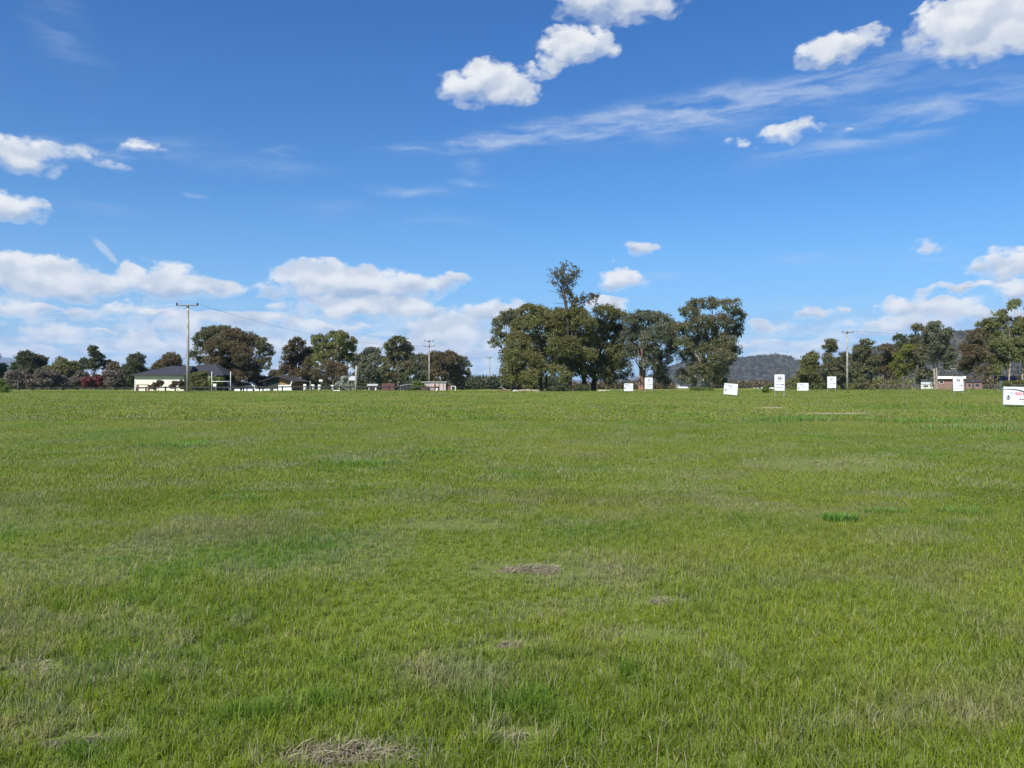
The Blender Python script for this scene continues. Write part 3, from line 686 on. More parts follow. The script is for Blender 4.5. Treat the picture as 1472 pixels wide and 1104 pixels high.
make_tree('gum_tree', 478, 160, [(458, 488, 12, 7), (482, 481, 13, 7), (497, 487, 9, 8), (465, 500, 13, 10), (484, 496, 14, 10), (502, 500, 8, 9), (508, 496, 4, 10), (474, 514, 14, 10), (494, 514, 10, 9), (458, 514, 10, 10)],
          M['olive'], M['bark_p'], 'pale olive gum tree left of the short bare post', group=GL, dens=1.05, droop=1.)
make_tree('broadleaf_tree', 480, 155, [(468, 528, 12, 9), (484, 532, 12, 9), (472, 543, 14, 9), (492, 536, 8, 8), (458, 540, 9, 9)], M['brown'], M['bark_d'], 'low brown tree under the pale olive gum tree', group=GL, dens=.9)
make_tree('gum_tree', 530, 190, [(532, 506, 11, 7), (522, 516, 12, 8), (540, 518, 10, 9), (512, 524, 8, 7), (528, 532, 13, 9), (540, 540, 10, 10), (518, 544, 10, 9), (508, 515, 6, 6)], M['euc2'], M['bark_p'], 'hazy grey green gum tree behind the short bare post', group=GL, dens=1.)
make_tree('gum_tree', 572, 168, [(572, 490, 11, 6), (561, 499, 9, 7), (581, 500, 10, 8), (570, 508, 13, 9), (588, 513, 8, 8), (556, 520, 10, 10), (576, 524, 14, 10), (592, 530, 8, 10), (552, 538, 10, 12), (570, 542, 16, 10)],
          M['euc'], M['bark_g'], 'brown tinged gum tree above the dark red container', group=GL, dens=1.1, trunk_r=.3)
make_tree('gum_tree', 606, 195, [(602, 516, 10, 7), (616, 520, 10, 8), (600, 530, 12, 9), (618, 536, 12, 9), (605, 546, 14, 8)], M['euc2'], M['bark_g'], 'grey green tree behind the double crossarm power pole', group=GL)
make_tree('gum_tree', 640, 178, [(628, 512, 10, 6), (645, 511, 10, 6), (622, 524, 10, 8), (638, 524, 14, 9), (655, 518, 9, 7), (632, 538, 14, 9), (650, 535, 12, 10)], M['brown'], M['bark_p'], 'brown topped gum tree behind the pale corrugated shed', group=GL, dens=1., trunk_r=.22)
make_tree('gum_tree', 664, 182, [(662, 517, 8, 5), (670, 526, 6, 7), (658, 530, 9, 8), (668, 540, 8, 9), (656, 547, 10, 8)], M['euc2'], M['bark_g'], 'thin gum tree right of the pale corrugated shed', group=GL, dens=.75)
# right
make_tree('round_tree', 1163, 155, [(1167, 512, 8, 6), (1160, 520, 9, 8), (1170, 526, 8, 9), (1160, 536, 12, 10), (1154, 549, 11, 9), (1170, 548, 10, 9)], M['leafy'], M['bark_d'], 'dark olive tree behind the low white board right of the hill', group=GR, dens=1.1)
make_tree('gum_tree', 1192, 165, [(1195, 492, 7, 5), (1190, 499, 7, 5), (1200, 500, 6, 5), (1193, 508, 5, 6), (1188, 516, 8, 7), (1198, 520, 7, 6), (1186, 530, 9, 8), (1196, 538, 9, 8), (1184, 546, 10, 8)], M['euc'], M['bark_p'], 'narrow gum tree with a tuft on a bare stem, left of the right hand pole', group=GR, dens=.85, trunk_r=.16)
make_tree('gum_tree', 1211, 168, [(1208, 512, 7, 7), (1214, 522, 8, 8), (1206, 534, 10, 8), (1200, 548, 12, 8), (1216, 542, 9, 9)], M['euc2'], M['bark_g'], 'grey tree directly behind the right hand pole', group=GR)
make_tree('gum_tree', 1240, 158, [(1239, 494, 9, 5), (1231, 504, 9, 7), (1246, 504, 9, 7), (1236, 516, 12, 8), (1250, 520, 10, 9), (1230, 530, 9, 9), (1246, 534, 11, 8), (1236, 544, 9, 6)], M['euc'], M['bark_d'], 'gum tree just right of the right hand pole, dark leaning stem', group=GR, dens=.95, trunks=[(1251, .22), (1238, .14)])
make_tree('gum_tree', 1274, 162, [(1268, 502, 9, 6), (1280, 508, 9, 7), (1268, 516, 11, 8), (1282, 522, 9, 9), (1268, 532, 11, 8), (1282, 538, 9, 8)], M['brown'], M['bark_d'], 'brownish gum tree between the right hand pole and the yellow green tree', group=GR, dens=1.)
make_tree('gum_tree', 1300, 172, [(1298, 486, 8, 5), (1304, 492, 8, 7), (1294, 498, 7, 7), (1308, 504, 7, 8)], M['dark'], M['bark_g'], 'dark topped tree behind the yellow green tree', group=GR)
make_tree('wattle_tree', 1300, 152, [(1304, 502, 8, 6), (1296, 512, 8, 7), (1308, 514, 7, 7), (1292, 524, 8, 7), (1303, 528, 8, 7), (1296, 537, 7, 5)], M['yell'], M['bark_d'], 'yellow green wattle tree left of the tall paired gum trees', group=GR, trunk_r=.14)
make_tree('gum_tree', 1320, 150, [(1318, 472, 8, 6), (1326, 478, 8, 7), (1316, 488, 8, 8), (1326, 498, 9, 8), (1316, 510, 8, 8), (1326, 520, 9, 8), (1314, 530, 8, 8), (1322, 538, 9, 7), (1334, 490, 10, 10), (1330, 510, 10, 9)], M['euc'], M['bark_d'], 'left one of the tall paired gum trees, thick dark base', group=GR, trunks=[(1320, .42)], dens=.95)
make_tree('gum_tree', 1345, 146, [(1338, 470, 9, 6), (1350, 468, 8, 6), (1356, 480, 7, 8), (1342, 484, 11, 8), (1352, 496, 9, 8), (1338, 500, 9, 8), (1348, 512, 11, 8), (1362, 508, 7, 9), (1336, 518, 7, 7), (1360, 524, 7, 9)], M['euc2'], M['bark_p'], 'right one of the tall paired gum trees, slim pale trunk', group=GR, trunks=[(1344, .17), (1347, .15)], dens=1.1, base=6.)
make_tree('broadleaf_tree', 1402, 140, [(1400, 486, 9, 7), (1410, 478, 9, 7), (1394, 500, 10, 9), (1400, 508, 12, 10), (1400, 524, 12, 9), (1412, 512, 10, 10), (1408, 498, 10, 9), (1390, 514, 9, 8), (1404, 518, 11, 9), (1392, 530, 10, 8), (1408, 534, 9, 7)], M['brown'], M['bark_d'], 'dark brownish tree standing right of the number sign by the brick building', group=GR, trunks=[(1399, .16)], dens=1.05)
make_tree('gum_tree', 1428, 144, [(1424, 460, 8, 5), (1418, 468, 9, 6), (1430, 470, 10, 7), (1420, 482, 11, 8), (1436, 484, 10, 9), (1426, 498, 13, 9), (1440, 504, 10, 9), (1424, 514, 12, 9), (1438, 522, 10, 9), (1426, 532, 11, 7)], M['olive'], M['bark_d'], 'olive gum tree to the left of the tall pale tree at the right edge', group=GR, trunks=[(1430, .22)], dens=1.05)
make_tree('gum_tree', 1452, 150, [(1448, 441, 5, 6), (1446, 452, 6, 6), (1463, 437, 6, 6), (1466, 448, 8, 7), (1455, 450, 7, 7), (1454, 462, 10, 9), (1470, 464, 10, 9), (1458, 480, 9, 8), (1474, 484, 10, 10), (1452, 496, 9, 10), (1470, 504, 13, 12), (1462, 512, 12, 10), (1464, 470, 12, 12), (1466, 492, 12, 10), (1482, 470, 12, 16), (1480, 520, 12, 10), (1456, 520, 7, 7)], M['olive'], M['bark_p'], 'tallest pale gum tree at the right edge of the picture', group=GR, trunks=[(1451, .15), (1470, .22)], dens=1.0, base=7.)

# shrubs
def shrub(px, d, lobes, mat, label, cat='shrub', name='shrub', dens=1., clump=.32, size=None, group=None):
    make_tree(name, px, d, lobes, mat, M['bark_g'], label, cat, group, dens=dens, clump=clump, trunk_r=.05, base=.5, size=size or .0015 * d, limbs=True, droop=.0)
shrub(131, 172, [(128, 547, 6, 5), (136, 545, 6, 5), (132, 552, 9, 5), (124, 552, 5, 4)], M['red'], 'crimson blossoming shrub under the tall thin tree on the left', name='blossom_shrub')
shrub(497, 132, [(494, 548, 6, 7), (488, 554, 5, 5), (500, 553, 6, 6), (493, 543, 3, 4), (505, 556, 4, 3)], M['white'], 'white blossoming shrub left of the short bare post', name='blossom_shrub', dens=.55, clump=.22, size=.12)
shrub(227, 126, [(225, 554, 5, 4), (231, 551, 4, 4), (222, 557, 4, 3)], M['rose'], 'left one of the two rose bushes before the cream wall', name='rose_bush', group='rose bushes before the cream house', clump=.2, size=.13, dens=.8)
shrub(255, 126, [(252, 552, 4, 4), (258, 550, 4, 4), (248, 555, 4, 3), (259, 556, 4, 4)], M['rose'], 'right one of the two rose bushes before the cream wall', name='rose_bush', group='rose bushes before the cream house', clump=.2, size=.13, dens=.8)
shrub(288, 136, [(284, 544, 8, 7), (292, 541, 7, 6), (282, 554, 8, 6), (294, 552, 8, 7)], M['leafy'], 'dense green shrub between the pole and the goal posts')
shrub(309, 140, [(306, 546, 6, 4), (314, 549, 6, 5), (303, 553, 5, 5)], M['green'], 'bright green shrub behind the goal posts')
shrub(602, 150, [(600, 553, 6, 5), (606, 557, 6, 4), (596, 557, 5, 4)], M['green'], 'green bush growing against the pale corrugated shed')
shrub(4, 95, [(2, 556, 8, 6), (9, 560, 6, 4), (-4, 552, 8, 8)], M['green'], 'bright green bush at the left edge beside the dark rail', clump=.35)
shrub(1104, 98, [(1101, 560, 3, 4), (1105, 557, 2.5, 4), (1098, 562, 3, 3)], M['green'], 'thin green bush left of the tall sign numbered 24', clump=.22, size=.12)
shrub(1008, 118, [(1002, 561, 8, 3), (1014, 562, 8, 3)], M['green'], 'bright green weeds round the foot of the large round gum tree', clump=.3)
shrub(822, 122, [(800, 560, 12, 4), (828, 560, 12, 3), (840, 558, 8, 4)], M['dark'], 'dark undergrowth at the foot of the bare topped tree', clump=.35)
shrub(768, 150, [(760, 553, 10, 6), (745, 555, 10, 6)], M['brown'], 'brown thicket at the foot of the broad dark green tree', clump=.35)
shrub(1447, 128, [(1446, 553, 4, 4), (1450, 552, 3, 4)], M['leafy'], 'small round garden bush in front of the cream cottage', clump=.25)
for i_, (px_, lab) in enumerate(((14, 'grey leafless shrub by the dark rail frame'), (60, 'grey leafless shrub under the dark rounded tree'), (78, 'reddish leafless shrub left of the olive rounded tree'), (110, 'grey leafless shrub left of the red blossom'), (152, 'grey leafless shrub right of the red blossom'), (178, 'brown leafless shrub near the cream house'), (34, 'tall bare grey shrub right of the dark rail frame'))):
    shrub(px_, 168 + i_ * 3, [(px_, 546, 12, 7), (px_ - 9, 551, 9, 6), (px_ + 9, 550, 9, 6), (px_ + 2, 539, 8, 6)], M['grey'], lab, name='bare_shrub', dens=.9, clump=.45, group='leafless shrubs on the left', size=.22)

# far woodland masses (stuff)
def woods(name, x0, x1, top, d, dd, n, mat, label, seed, h0=.6):
    r = np.random.RandomState(seed); C = []; RD = []
    k = d / F
    for i in range(n):
        px_ = r.uniform(x0, x1); dy = r.uniform(0, dd); tp_ = top(px_) if callable(top) else top
        H = (tp_ - 0) ; zt = zy(tp_ + r.uniform(0, 6), d); x = (px_ - CX) * k * (1 + dy / d); g_ = float(zg(x, d + dy))
        rr = r.uniform(1.6, 3.2) * d / 200
        for _ in range(16):
            v = r.randn(3); v /= np.linalg.norm(v)
            C.append((x + v[0] * rr, d + dy + v[1] * rr, g_ + .3 + (zt - g_) * r.uniform(.0, .95) + v[2] * .3)); RD.append(.9 * d / 200)
    C = np.array(C); RD = np.array(RD); V_ = leaves_for(C, RD, 12, .0026 * d, r, .2)
    o = np_mesh(name, V_, 4, mat, {'tint': ('FACE', np.repeat(r.rand(len(C)), 12)), 'tip': ('FACE', np.repeat(r.rand(len(C)), 12))})
    tag(o, label, 'woodland', kind='stuff')
woods('far_woodland', -60, 300, 541, 225, 25, 190, M['brown'], 'brownish far off scrub behind the houses on the left', 1)
woods('far_woodland', 370, 680, 546, 230, 25, 150, M['dark'], 'dark far off scrub behind the sheds', 2)
woods('far_woodland', 668, 800, 541, 240, 20, 120, M['dark'], 'low dark wood between the small far pole and the grove', 3)
woods('far_woodland', 790, 960, 550, 260, 20, 60, M['brown'], 'low brown scrub seen under the grove', 4)
woods('far_woodland', 1140, 1300, 545, 200, 25, 100, M['leafy'], 'olive undergrowth behind the right hand pole', 5)
woods('far_woodland', 1020, 1150, 549, 420, 40, 70, M['brown'], 'brown scrub at the foot of the hill', 6)
woods('far_woodland', 1355, 1480, 541, 260, 30, 70, M['brown'], 'dark scrub behind the brick building on the right', 7)

# ------------------------------------------------------------------ hills
def hill(name, prof, d, depth, mat, wood=None, seed=1, label=None):
    """prof = skyline (px,py); a ridge running across the view with rounded slopes"""
    pxs = np.array([p[0] for p in prof], float); pys = np.array([p[1] for p in prof], float)
    nu, nvv = 220, 40; u = np.linspace(pxs[0], pxs[-1], nu); vv = np.linspace(-1, 1, nvv)
    top = (HY - np.interp(u, pxs, pys)) / F * d + CAMZ
    U, Vg = np.meshgrid(u, vv); Tz = np.interp(U, u, top)
    Yw = d + Vg * depth; Xw = (U - CX) / F * d
    prof_ = np.cos(np.clip(Vg, -1, 1) * PI / 2) ** 1.15
    Zw = Tz * prof_ + (vnoise(Xw, Yw, depth * .22, seed) - .5) * Tz * .35 * (1 - np.abs(Vg)) * (Vg < -.05) + (vnoise(Xw, Yw, depth * .07, seed + 1) - .5) * Tz * .06 * (np.abs(Vg) < .9)
    Zw = np.where(np.abs(Vg) > .99, -3, Zw)
    V_ = np.stack([Xw, Yw, Zw], -1).reshape(-1, 3)
    ii = (np.arange(nvv - 1)[:, None] * nu + np.arange(nu - 1)[None]).reshape(-1); Fq = np.stack([ii, ii + 1, ii + 1 + nu, ii + nu], -1)
    o = np_mesh(name, V_, 4, mat, F3=Fq); o['kind'] = 'structure'
    for p in o.data.polygons: p.use_smooth = True
    if wood:
        r = np.random.RandomState(seed + 5); n, sz = wood
        a = r.randint(0, len(V_), n); a = a[(V_[a, 1] < d + depth * .12) & (V_[a, 2] > 2)]
        P = V_[a] + np.stack([r.uniform(-.5, .5, len(a)) * (Xw[0, 1] - Xw[0, 0]) * 1., r.uniform(-.5, .5, len(a)) * depth * .05, r.uniform(-.1, .35, len(a)) * sz], -1)
        Vl = leaves_for(P, np.full(len(P), sz * .5), 14, sz * .35, r, .0, .8)
        ob = np_mesh('hillside_trees', Vl, 4, M['hillw'], {'tint': ('FACE', np.repeat(r.rand(len(P)), 14)), 'tip': ('FACE', np.repeat(r.rand(len(P)), 14))})
        tag(ob, label, 'forest', kind='stuff')
M['hillw'] = leaf_mat('hill_forest_leaves', (.030, .029, .022), (.052, .047, .034), (.04, .05, .028), .1)
hm = simple('hill_scrub_ground', (.050, .046, .034), .95, 0, .4, .02)
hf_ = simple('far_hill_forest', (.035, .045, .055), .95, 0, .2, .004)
hill('hill', [(880, 556), (905, 552), (945, 538), (960, 530), (985, 522), (1010, 517), (1040, 515), (1065, 517), (1080, 514), (1095, 512.5), (1110, 515), (1125, 520), (1140, 525), (1155, 531), (1180, 538), (1215, 545), (1260, 553)], 2300, 420, hm, (16000, 9), 11, 'brownish forest covering the rounded hill right of the grove')
hill('hill', [(1150, 556), (1180, 548), (1205, 530), (1230, 510), (1260, 501), (1290, 496), (1320, 492), (1350, 485), (1375, 478), (1400, 476), (1430, 477), (1460, 479), (1500, 490), (1560, 510), (1640, 556)], 1500, 330, hm, (16000, 7), 21, 'forest on the long hill behind the right hand trees')
hill('far_hill', [(-160, 545), (-60, 530), (-20, 518), (5, 513.5), (14, 514), (28, 519), (50, 527), (80, 540), (120, 549), (180, 553), (400, 553), (640, 552), (780, 546), (800, 542), (830, 546), (870, 541), (890, 540), (915, 542), (950, 549), (1100, 555)], 9000, 900, hf_, None, 31)

# ------------------------------------------------------------------ power poles and lines
def ins_parts(e_, pts, r=.1):
    for p in pts: MB().ball(p, r, 1, 1, 1.5, 8, 5).build('insulator', M['ins'], e_, True)
def pole(px, d, top_py, label, arms, rad=.16, group='wooden power poles'):
    b0 = at(px, d); zt = zy(top_py, d)
    e_ = empty('power_pole', b0, label, 'pole', group)
    MB().tube([(b0.x, d, b0.z - .3), (b0.x, d, b0.z + (zt - b0.z) * .5), (b0.x, d, zt)], [rad, rad * .88, rad * .72], 10).build('shaft', M['pole'], e_, True)
    ends = []
    for (py, half, ang, npin) in arms:
        z = zy(py, d); c_, s_ = math.cos(ang), math.sin(ang)
        MB().box(b0.x - half, b0.x + half, d - rad - .13, d - rad - .01, z - .06, z + .06, ang, (b0.x, d)).build('crossarm', M['poled'], e_)
        pins = []
        for i in range(npin):
            q_ = -half * .94 + 2 * half * .94 * i / (npin - 1); pins.append((b0.x + q_ * c_ + (rad + .07) * s_, d + q_ * s_ - (rad + .07) * c_, z + .2))
        ins_parts(e_, pins, .075 if npin > 2 else .13)
        for s2 in (-1, 1):
            MB().tube([(b0.x + s2 * half * .45 * c_, d - rad - .07, z - .06), (b0.x, d - rad - .02, z - .75)], .02, 5).build('brace', M['metal'], e_)
        ends.append(pins)
    return ends
pA = pole(270, 105, 437, 'tall wooden power pole with one crossarm in front of the cream house', [(439.5, 1.4, .05, 2)], .2)
pB = pole(617, 170, 489, 'wooden power pole with two crossarms in front of the pale corrugated shed', [(490.5, 1.0, .1, 3), (498, 1.15, .1, 3)], .19)
pC = pole(704, 240, 513, 'smallest and farthest power pole, left of the central grove', [(514, 1.0, .1, 3)], .2)
pD = pole(1218, 140, 476, 'pale power pole among the trees on the right of the field', [(478, .95, -.1, 3)], .19)
def wire(a, b_, sag, label, rad=.014):
    pts = []
    for i in range(25):
        s_ = i / 24; p = Vector(a).lerp(Vector(b_), s_); p.z -= 4 * sag * s_ * (1 - s_); pts.append(p)
    o = MB().tube(pts, rad, 5).build('power_line', M['ins'], None); tag(o, label, 'cable', 'overhead power lines')
L0 = at(-420, 100, 444)
wire(pA[0][0], (L0.x, 100, L0.z), 1.3, 'overhead wire running left from the tall pole by the cream house', .011)
wire(pA[0][1], pB[1][0], 1.6, 'overhead wire from the tall pole towards the two armed pole', .013)
wire(pB[1][2], pC[0][0], 1.2, 'overhead wire from the two armed pole to the farthest pole', .012)
R0 = at(1900, 120, 478)
wire(pD[0][2], (R0.x, 120, R0.z), 1.0, 'overhead wire running right from the pale pole among the trees', .015)
# short bare post
b0 = at(512, 116); o = MB().tube([(b0.x, 116, b0.z - .2), (b0.x, 116, zy(540, 116)), (b0.x + .04, 116, zy(526, 116))], [.19, .17, .16], 9)
e_ = empty('timber_post', b0, 'short bare weathered post right of the white blossom', 'post'); o.build('shaft', M['pole'], e_, True)
MB().tube([(b0.x + .04, 116, zy(526, 116)), (b0.x + .04, 116, zy(525.4, 116))], .19, 9).build('cap', M['metal'], e_)

# ------------------------------------------------------------------ buildings
def X_(px, d): return (px - CX) / F * d
def gable_roof(mb, x0, x1, y0, y1, ze, zr, along='x', ov=.4, th=.12):
    if along == 'x':
        ym = (y0 + y1) / 2
        for s_, (ya, yb) in ((-1, (y0 - ov, ym)), (1, (y1 + ov, ym))):
            P = [(x0 - ov, ya, ze), (x1 + ov, ya, ze), (x1 + ov, yb, zr), (x0 - ov, yb, zr)]
            Q_ = [(a, b_, c_ + th) for a, b_, c_ in P]
            n = len(mb.v); mb.v += P + Q_; mb.f += [(n, n + 1, n + 2, n + 3), (n + 7, n + 6, n + 5, n + 4), (n, n + 4, n + 5, n + 1), (n + 1, n + 5, n + 6, n + 2), (n + 3, n + 7, n + 4, n)]
    else:
        xm = (x0 + x1) / 2
        for xa in (x0 - ov, x1 + ov):
            P = [(xa, y0 - ov, ze), (xa, y1 + ov, ze), (xm, y1 + ov, zr), (xm, y0 - ov, zr)]
            Q_ = [(a, b_, c_ + th) for a, b_, c_ in P]
            n = len(mb.v); mb.v += P + Q_; mb.f += [(n, n + 1, n + 2, n + 3), (n + 7, n + 6, n + 5, n + 4), (n, n + 4, n + 5, n + 1), (n + 1, n + 5, n + 6, n + 2), (n + 3, n + 7, n + 4, n)]
    return mb
def hip_roof(mb, x0, x1, y0, y1, ze, zr, rx0, rx1, ov=.5, th=.14):
    ym = (y0 + y1) / 2; a = (x0 - ov, y0 - ov, ze); b_ = (x1 + ov, y0 - ov, ze); c_ = (x1 + ov, y1 + ov, ze); d__ = (x0 - ov, y1 + ov, ze); r0 = (rx0, ym, zr); r1 = (rx1, ym, zr)
    lo = [(p[0], p[1], p[2] - th) for p in (a, b_, c_, d__)]
    for f in ([a, b_, r1, r0], [b_, c_, r1], [c_, d__, r0, r1], [d__, a, r0], [lo[0], lo[1], b_, a], [lo[1], lo[2], c_, b_], [lo[2], lo[3], d__, c_], [lo[3], lo[0], a, d__], lo[::-1]): mb.poly(f)
    return mb
def gable_wall(mb, x0, x1, y, th, zb, ze, zr):
    xm = (x0 + x1) / 2
    for yy, rev in ((y, 0), (y + th, 1)):
        P = [(x0, yy, zb), (x1, yy, zb), (x1, yy, ze), (xm, yy, zr), (x0, yy, ze)]; mb.poly(P[::-1] if rev else P)
    return mb

# cream house
d = 140; g0 = .75; e_ = empty('cream_house', at(228, d), 'cream walled house with a dark hipped roof behind the tall pole', 'house')
xa, xb = X_(194, d), X_(264, d); ze = zy(539.5, d)
MB().box(xa, xb, d, d + 7, g0 - .3, ze).build('wall', M['cream'], e_)
MB().box(xb + .005, X_(303, d), d + 2.5, d + 9, g0 - .3, ze).build('rear_wing_wall', M['ggreen'], e_)  # wing lies in shade, painted in as a dark grey-green wall colour
rf = hip_roof(MB(), xa, xb + .6, d, d + 7, ze + .1, zy(526, d + 3.5), X_(234, d), X_(266, d)).build('roof', M['roofd'], e_)
MB().box(xa - .55, xb + 1.15, d - .62, d - .5, ze - .06, ze + .1).build('gutter', M['roofd'], rf)
rf2 = hip_roof(MB(), xb - 3, X_(309, d), d + 3.2, d + 12, ze + .13, zy(524, d + 7.6), X_(262, d), X_(300, d + 4)).build('rear_roof', M['roofd'], e_)
MB().box(xa - .02, xa + .12, d - .08, d - .005, g0 - .3, ze).build('downpipe', M['wpaint'], e_)
dish = MB(); c_ = Vector((X_(248, d), d + 1.4, zy(535, d))); 
for i in range(12):
    a0, a1 = 2 * PI * i / 12, 2 * PI * (i + 1) / 12; dr = Vector((-.5, -.6, .5)).normalized(); u_ = dr.cross(Vector((0, 0, 1))).normalized(); w_ = u_.cross(dr)
    p0 = c_ + (u_ * math.cos(a0) + w_ * math.sin(a0)) * .42 + dr * .12; p1 = c_ + (u_ * math.cos(a1) + w_ * math.sin(a1)) * .42 + dr * .12; dish.poly([c_, p0, p1]); dish.poly([c_ - dr * .02, p1, p0])
dish.tube([c_, c_ + Vector((.1, .3, -.65))], .025, 6); dish.build('satellite_dish', M['metal'], rf)
# porch gable
p0, p1 = X_(277, d), X_(302, d)
gable_wall(MB(), p0, p1, d + 1.0, .1, g0 + 1.5, zy(542, d), zy(534.5, d)).build('porch_gable', M['ggreen'], e_)
gable_roof(MB(), p0, p1, d + 1.0, d + 3.5, zy(542, d) + .02, zy(534, d) + .05, 'y', .25, .07).build('porch_roof', M['roofd'], e_)
w_ = MB().box(X_(285, d), X_(292, d), d + 2.42, d + 2.49, g0 + 1.1, g0 + 2.2).build('window', M['opaint'], e_)
MB().box(X_(285.6, d), X_(291.4, d), d + 2.39, d + 2.415, g0 + 1.2, g0 + 2.1).build('pane', M['glass'], w_)

# brick gable house
d = 150; e_ = empty('brick_house', at(400, d), 'dark roofed house with an orange brown brick gable left of the brown ragged tree', 'house')
xa, xb = X_(381, d), X_(419, d); xm = (xa + xb) / 2; ze = zy(549.5, d); zr = zy(541.5, d)
g_ = MB(); gable_wall(g_, xa, xb, d, .12, .5, ze, zr); g_.build('gable_wall', M['brick'], e_)
MB().box(xa, xb, d + .13, d + 10, .5, ze).build('wall', M['brick'], e_)
mm = MB(); mm.poly([(xa, d - .02, .5), (xm + .2, d - .02, .5), (xm + .2, d - .02, zr - .2), (xm, d - .02, zr - .05), (xa, d - .02, ze)]); mm.build('shaded_gable_half', M['dkgreen'], e_)  # dark sheet paints in the shade on the left half of the gable
gable_roof(MB(), xa, xb, d, d + 10, ze, zr, 'y', .9, .15).build('roof', M['roofp'], e_)
MB().box(xa - 4.5, xa - .01, d + 4, d + 11, .5, zy(548, d)).build('side_wall', M['dkgreen'], e_)
gable_roof(MB(), xa - 4.5, xa + 1, d + 4, d + 11, zy(548, d), zy(541, d), 'x', .4, .12).build('side_roof', M['roofp'], e_)
for px_ in (371, 380):
    w_ = MB().box(X_(px_ - 2, d), X_(px_ + 2, d), d + 3.9, d + 3.99, zy(553, d), zy(549, d)).build('window', M['opaint'], e_)
    MB().box(X_(px_ - 1.5, d), X_(px_ + 1.5, d), d + 3.87, d + 3.895, zy(552.6, d), zy(549.4, d)).build('pane', M['inkg'], w_)
e_ = empty('low_wall', at(409, 146), 'low white wall in front of the orange brown brick gable', 'wall')
MB().box(X_(400, 146), X_(419, 146), 146, 146.2, .5, zy(553.5, 146)).build('wall', M['wpaint'], e_); MB().tube([(X_(418, 146), 145.9, zy(553.5, 146)), (X_(420, 146), 145.9, zy(548.5, 146))], .1, 6).build('post', M['wpaint'], e_)

# small shed behind the blossom
def shed(px0, px1, d, pe, pr, wall, roof, label, depth=5, name='shed', along='x', ridge=None, door=False, cat='shed', group=None, windows=()):
    e_ = empty(name, at((px0 + px1) / 2, d), label, cat, group); x0, x1 = X_(px0, d), X_(px1, d); zb = float(zg(x0, d)) - .3; ze = zy(pe, d); zr = zy(pr, d + (depth / 2 if along == 'x' else 0))
    MB().box(x0, x1, d, d + depth, zb, ze).build('wall', wall, e_)
    if along == 'y': gable_wall(MB(), x0, x1, d - .01, .05, ze, ze + .01, zr).build('gable', wall, e_)
    gable_roof(MB(), x0, x1, d, d + depth, ze, zr, along, .25, .08).build('roof', roof, e_)
    if door:
        dr_ = MB().box(x0 + (x1 - x0) * .15, x0 + (x1 - x0) * .15 + .9, d - .05, d - .004, zb + .3, ze - .15).build('door', M['roofd'], e_)
    for f0, f1 in windows:
        MB().box(x0 + (x1 - x0) * f0, x0 + (x1 - x0) * f1, d - .04, d - .004, zb + (ze - zb) * .5, zb + (ze - zb) * .82).build('window', M['glass'], e_)
    if True: e_.rotation_euler.z = -math.atan2(e_.location.x, e_.location.y) * .9
    return e_
shed(492, 511, 175, 547, 541, M['ggreen'], M['zinc'], 'grey shed with a pale roof behind the white blossom', 6, windows=((.55, .8),))
shed(530, 541, 150, 554.5, 552.5, M['opaint'], M['zinc'], 'small off white hut right of the short bare post', 3, door=True)
# dark red container
d = 150; e_ = empty('shipping_container', at(558, d), 'dark red container under the brown tinged gum tree', 'container'); x0, x1 = X_(549, d), X_(567, d)
MB().box(x0, x1, d, d + 4, zy(561, d), zy(551, d)).build('body', M['darkred'], e_)
for i in range(9): xx = x0 + .12 + i * (x1 - x0 - .2) / 9; MB().box(xx, xx + .1, d - .05, d - .003, zy(560.5, d), zy(551.4, d)).build('rib', M['darkred'], e_)
# pale corrugated shed
d = 155; e_ = empty('corrugated_shed', at(622, d), 'pale pinkish corrugated iron shed behind the two armed pole', 'shed'); x0, x1 = X_(606, d), X_(641, d); zt = zy(549.5, d)
v_ = MB(); n_ = 60
for i in range(n_):
    xa = x0 + (x1 - x0) * i / n_; xb = x0 + (x1 - x0) * (i + 1) / n_; ya = d - .05 * (i % 2); yb = d - .05 * ((i + 1) % 2); v_.poly([(xa, ya, .4), (xb, yb, .4), (xb, yb, zt), (xa, ya, zt)])
v_.build('corrugated_front', M['pinkw'], e_)
MB().box(x0, x1, d + .02, d + 6, .4, zt).build('wall', M['pinkw'], e_)
MB().box(x0 - .2, x1 + .2, d - .25, d + 6.2, zt + .01, zt + .12).build('roof', M['zinc'], e_)
dr_ = MB().box(X_(624, d), X_(626.5, d), d - .09, d - .055, .4, zy(552, d)).build('door', M['rust'], e_)
for pf in (631, 637): MB().box(X_(pf, d), X_(pf + .6, d), d - .10, d - .055, zy(561, d), zt - .1).build('batten', M['rust'], e_)
MB().box(x1 + .01, X_(647, d), d + .5, d + 4, .4, zy(551, d)).build('dark_annex', M['rust'], e_)
# lean to carport
d = 152; e_ = empty('carport', at(588, d), 'low carport with a pale zinc roof left of the corrugated shed', 'carport'); x0, x1 = X_(575, d), X_(606, d)
mm = MB(); P = [(x0, d, zy(554, d)), (X_(595, d), d, zy(551.5, d)), (x1, d, zy(549.5, d)), (x1, d + 5, zy(549, d)), (X_(592, d), d + 5, zy(550.5, d)), (x0, d + 5, zy(553, d))]; mm.poly(P); mm.poly([(a, b_, c_ - .08) for a, b_, c_ in P[::-1]])
for a_, b2 in zip(P, P[1:] + P[:1]): mm.poly([(a_[0], a_[1], a_[2] - .08), (b2[0], b2[1], b2[2] - .08), b2, a_])
mm.build('roof', M['zinc'], e_)
for px_ in (576, 585, 594, 605): MB().tube([(X_(px_, d), d + .1, .5), (X_(px_, d), d + .1, zy(553.5, d) if px_ < 580 else zy(551.8, d))], .06, 6).build('post', M['poled'], e_)
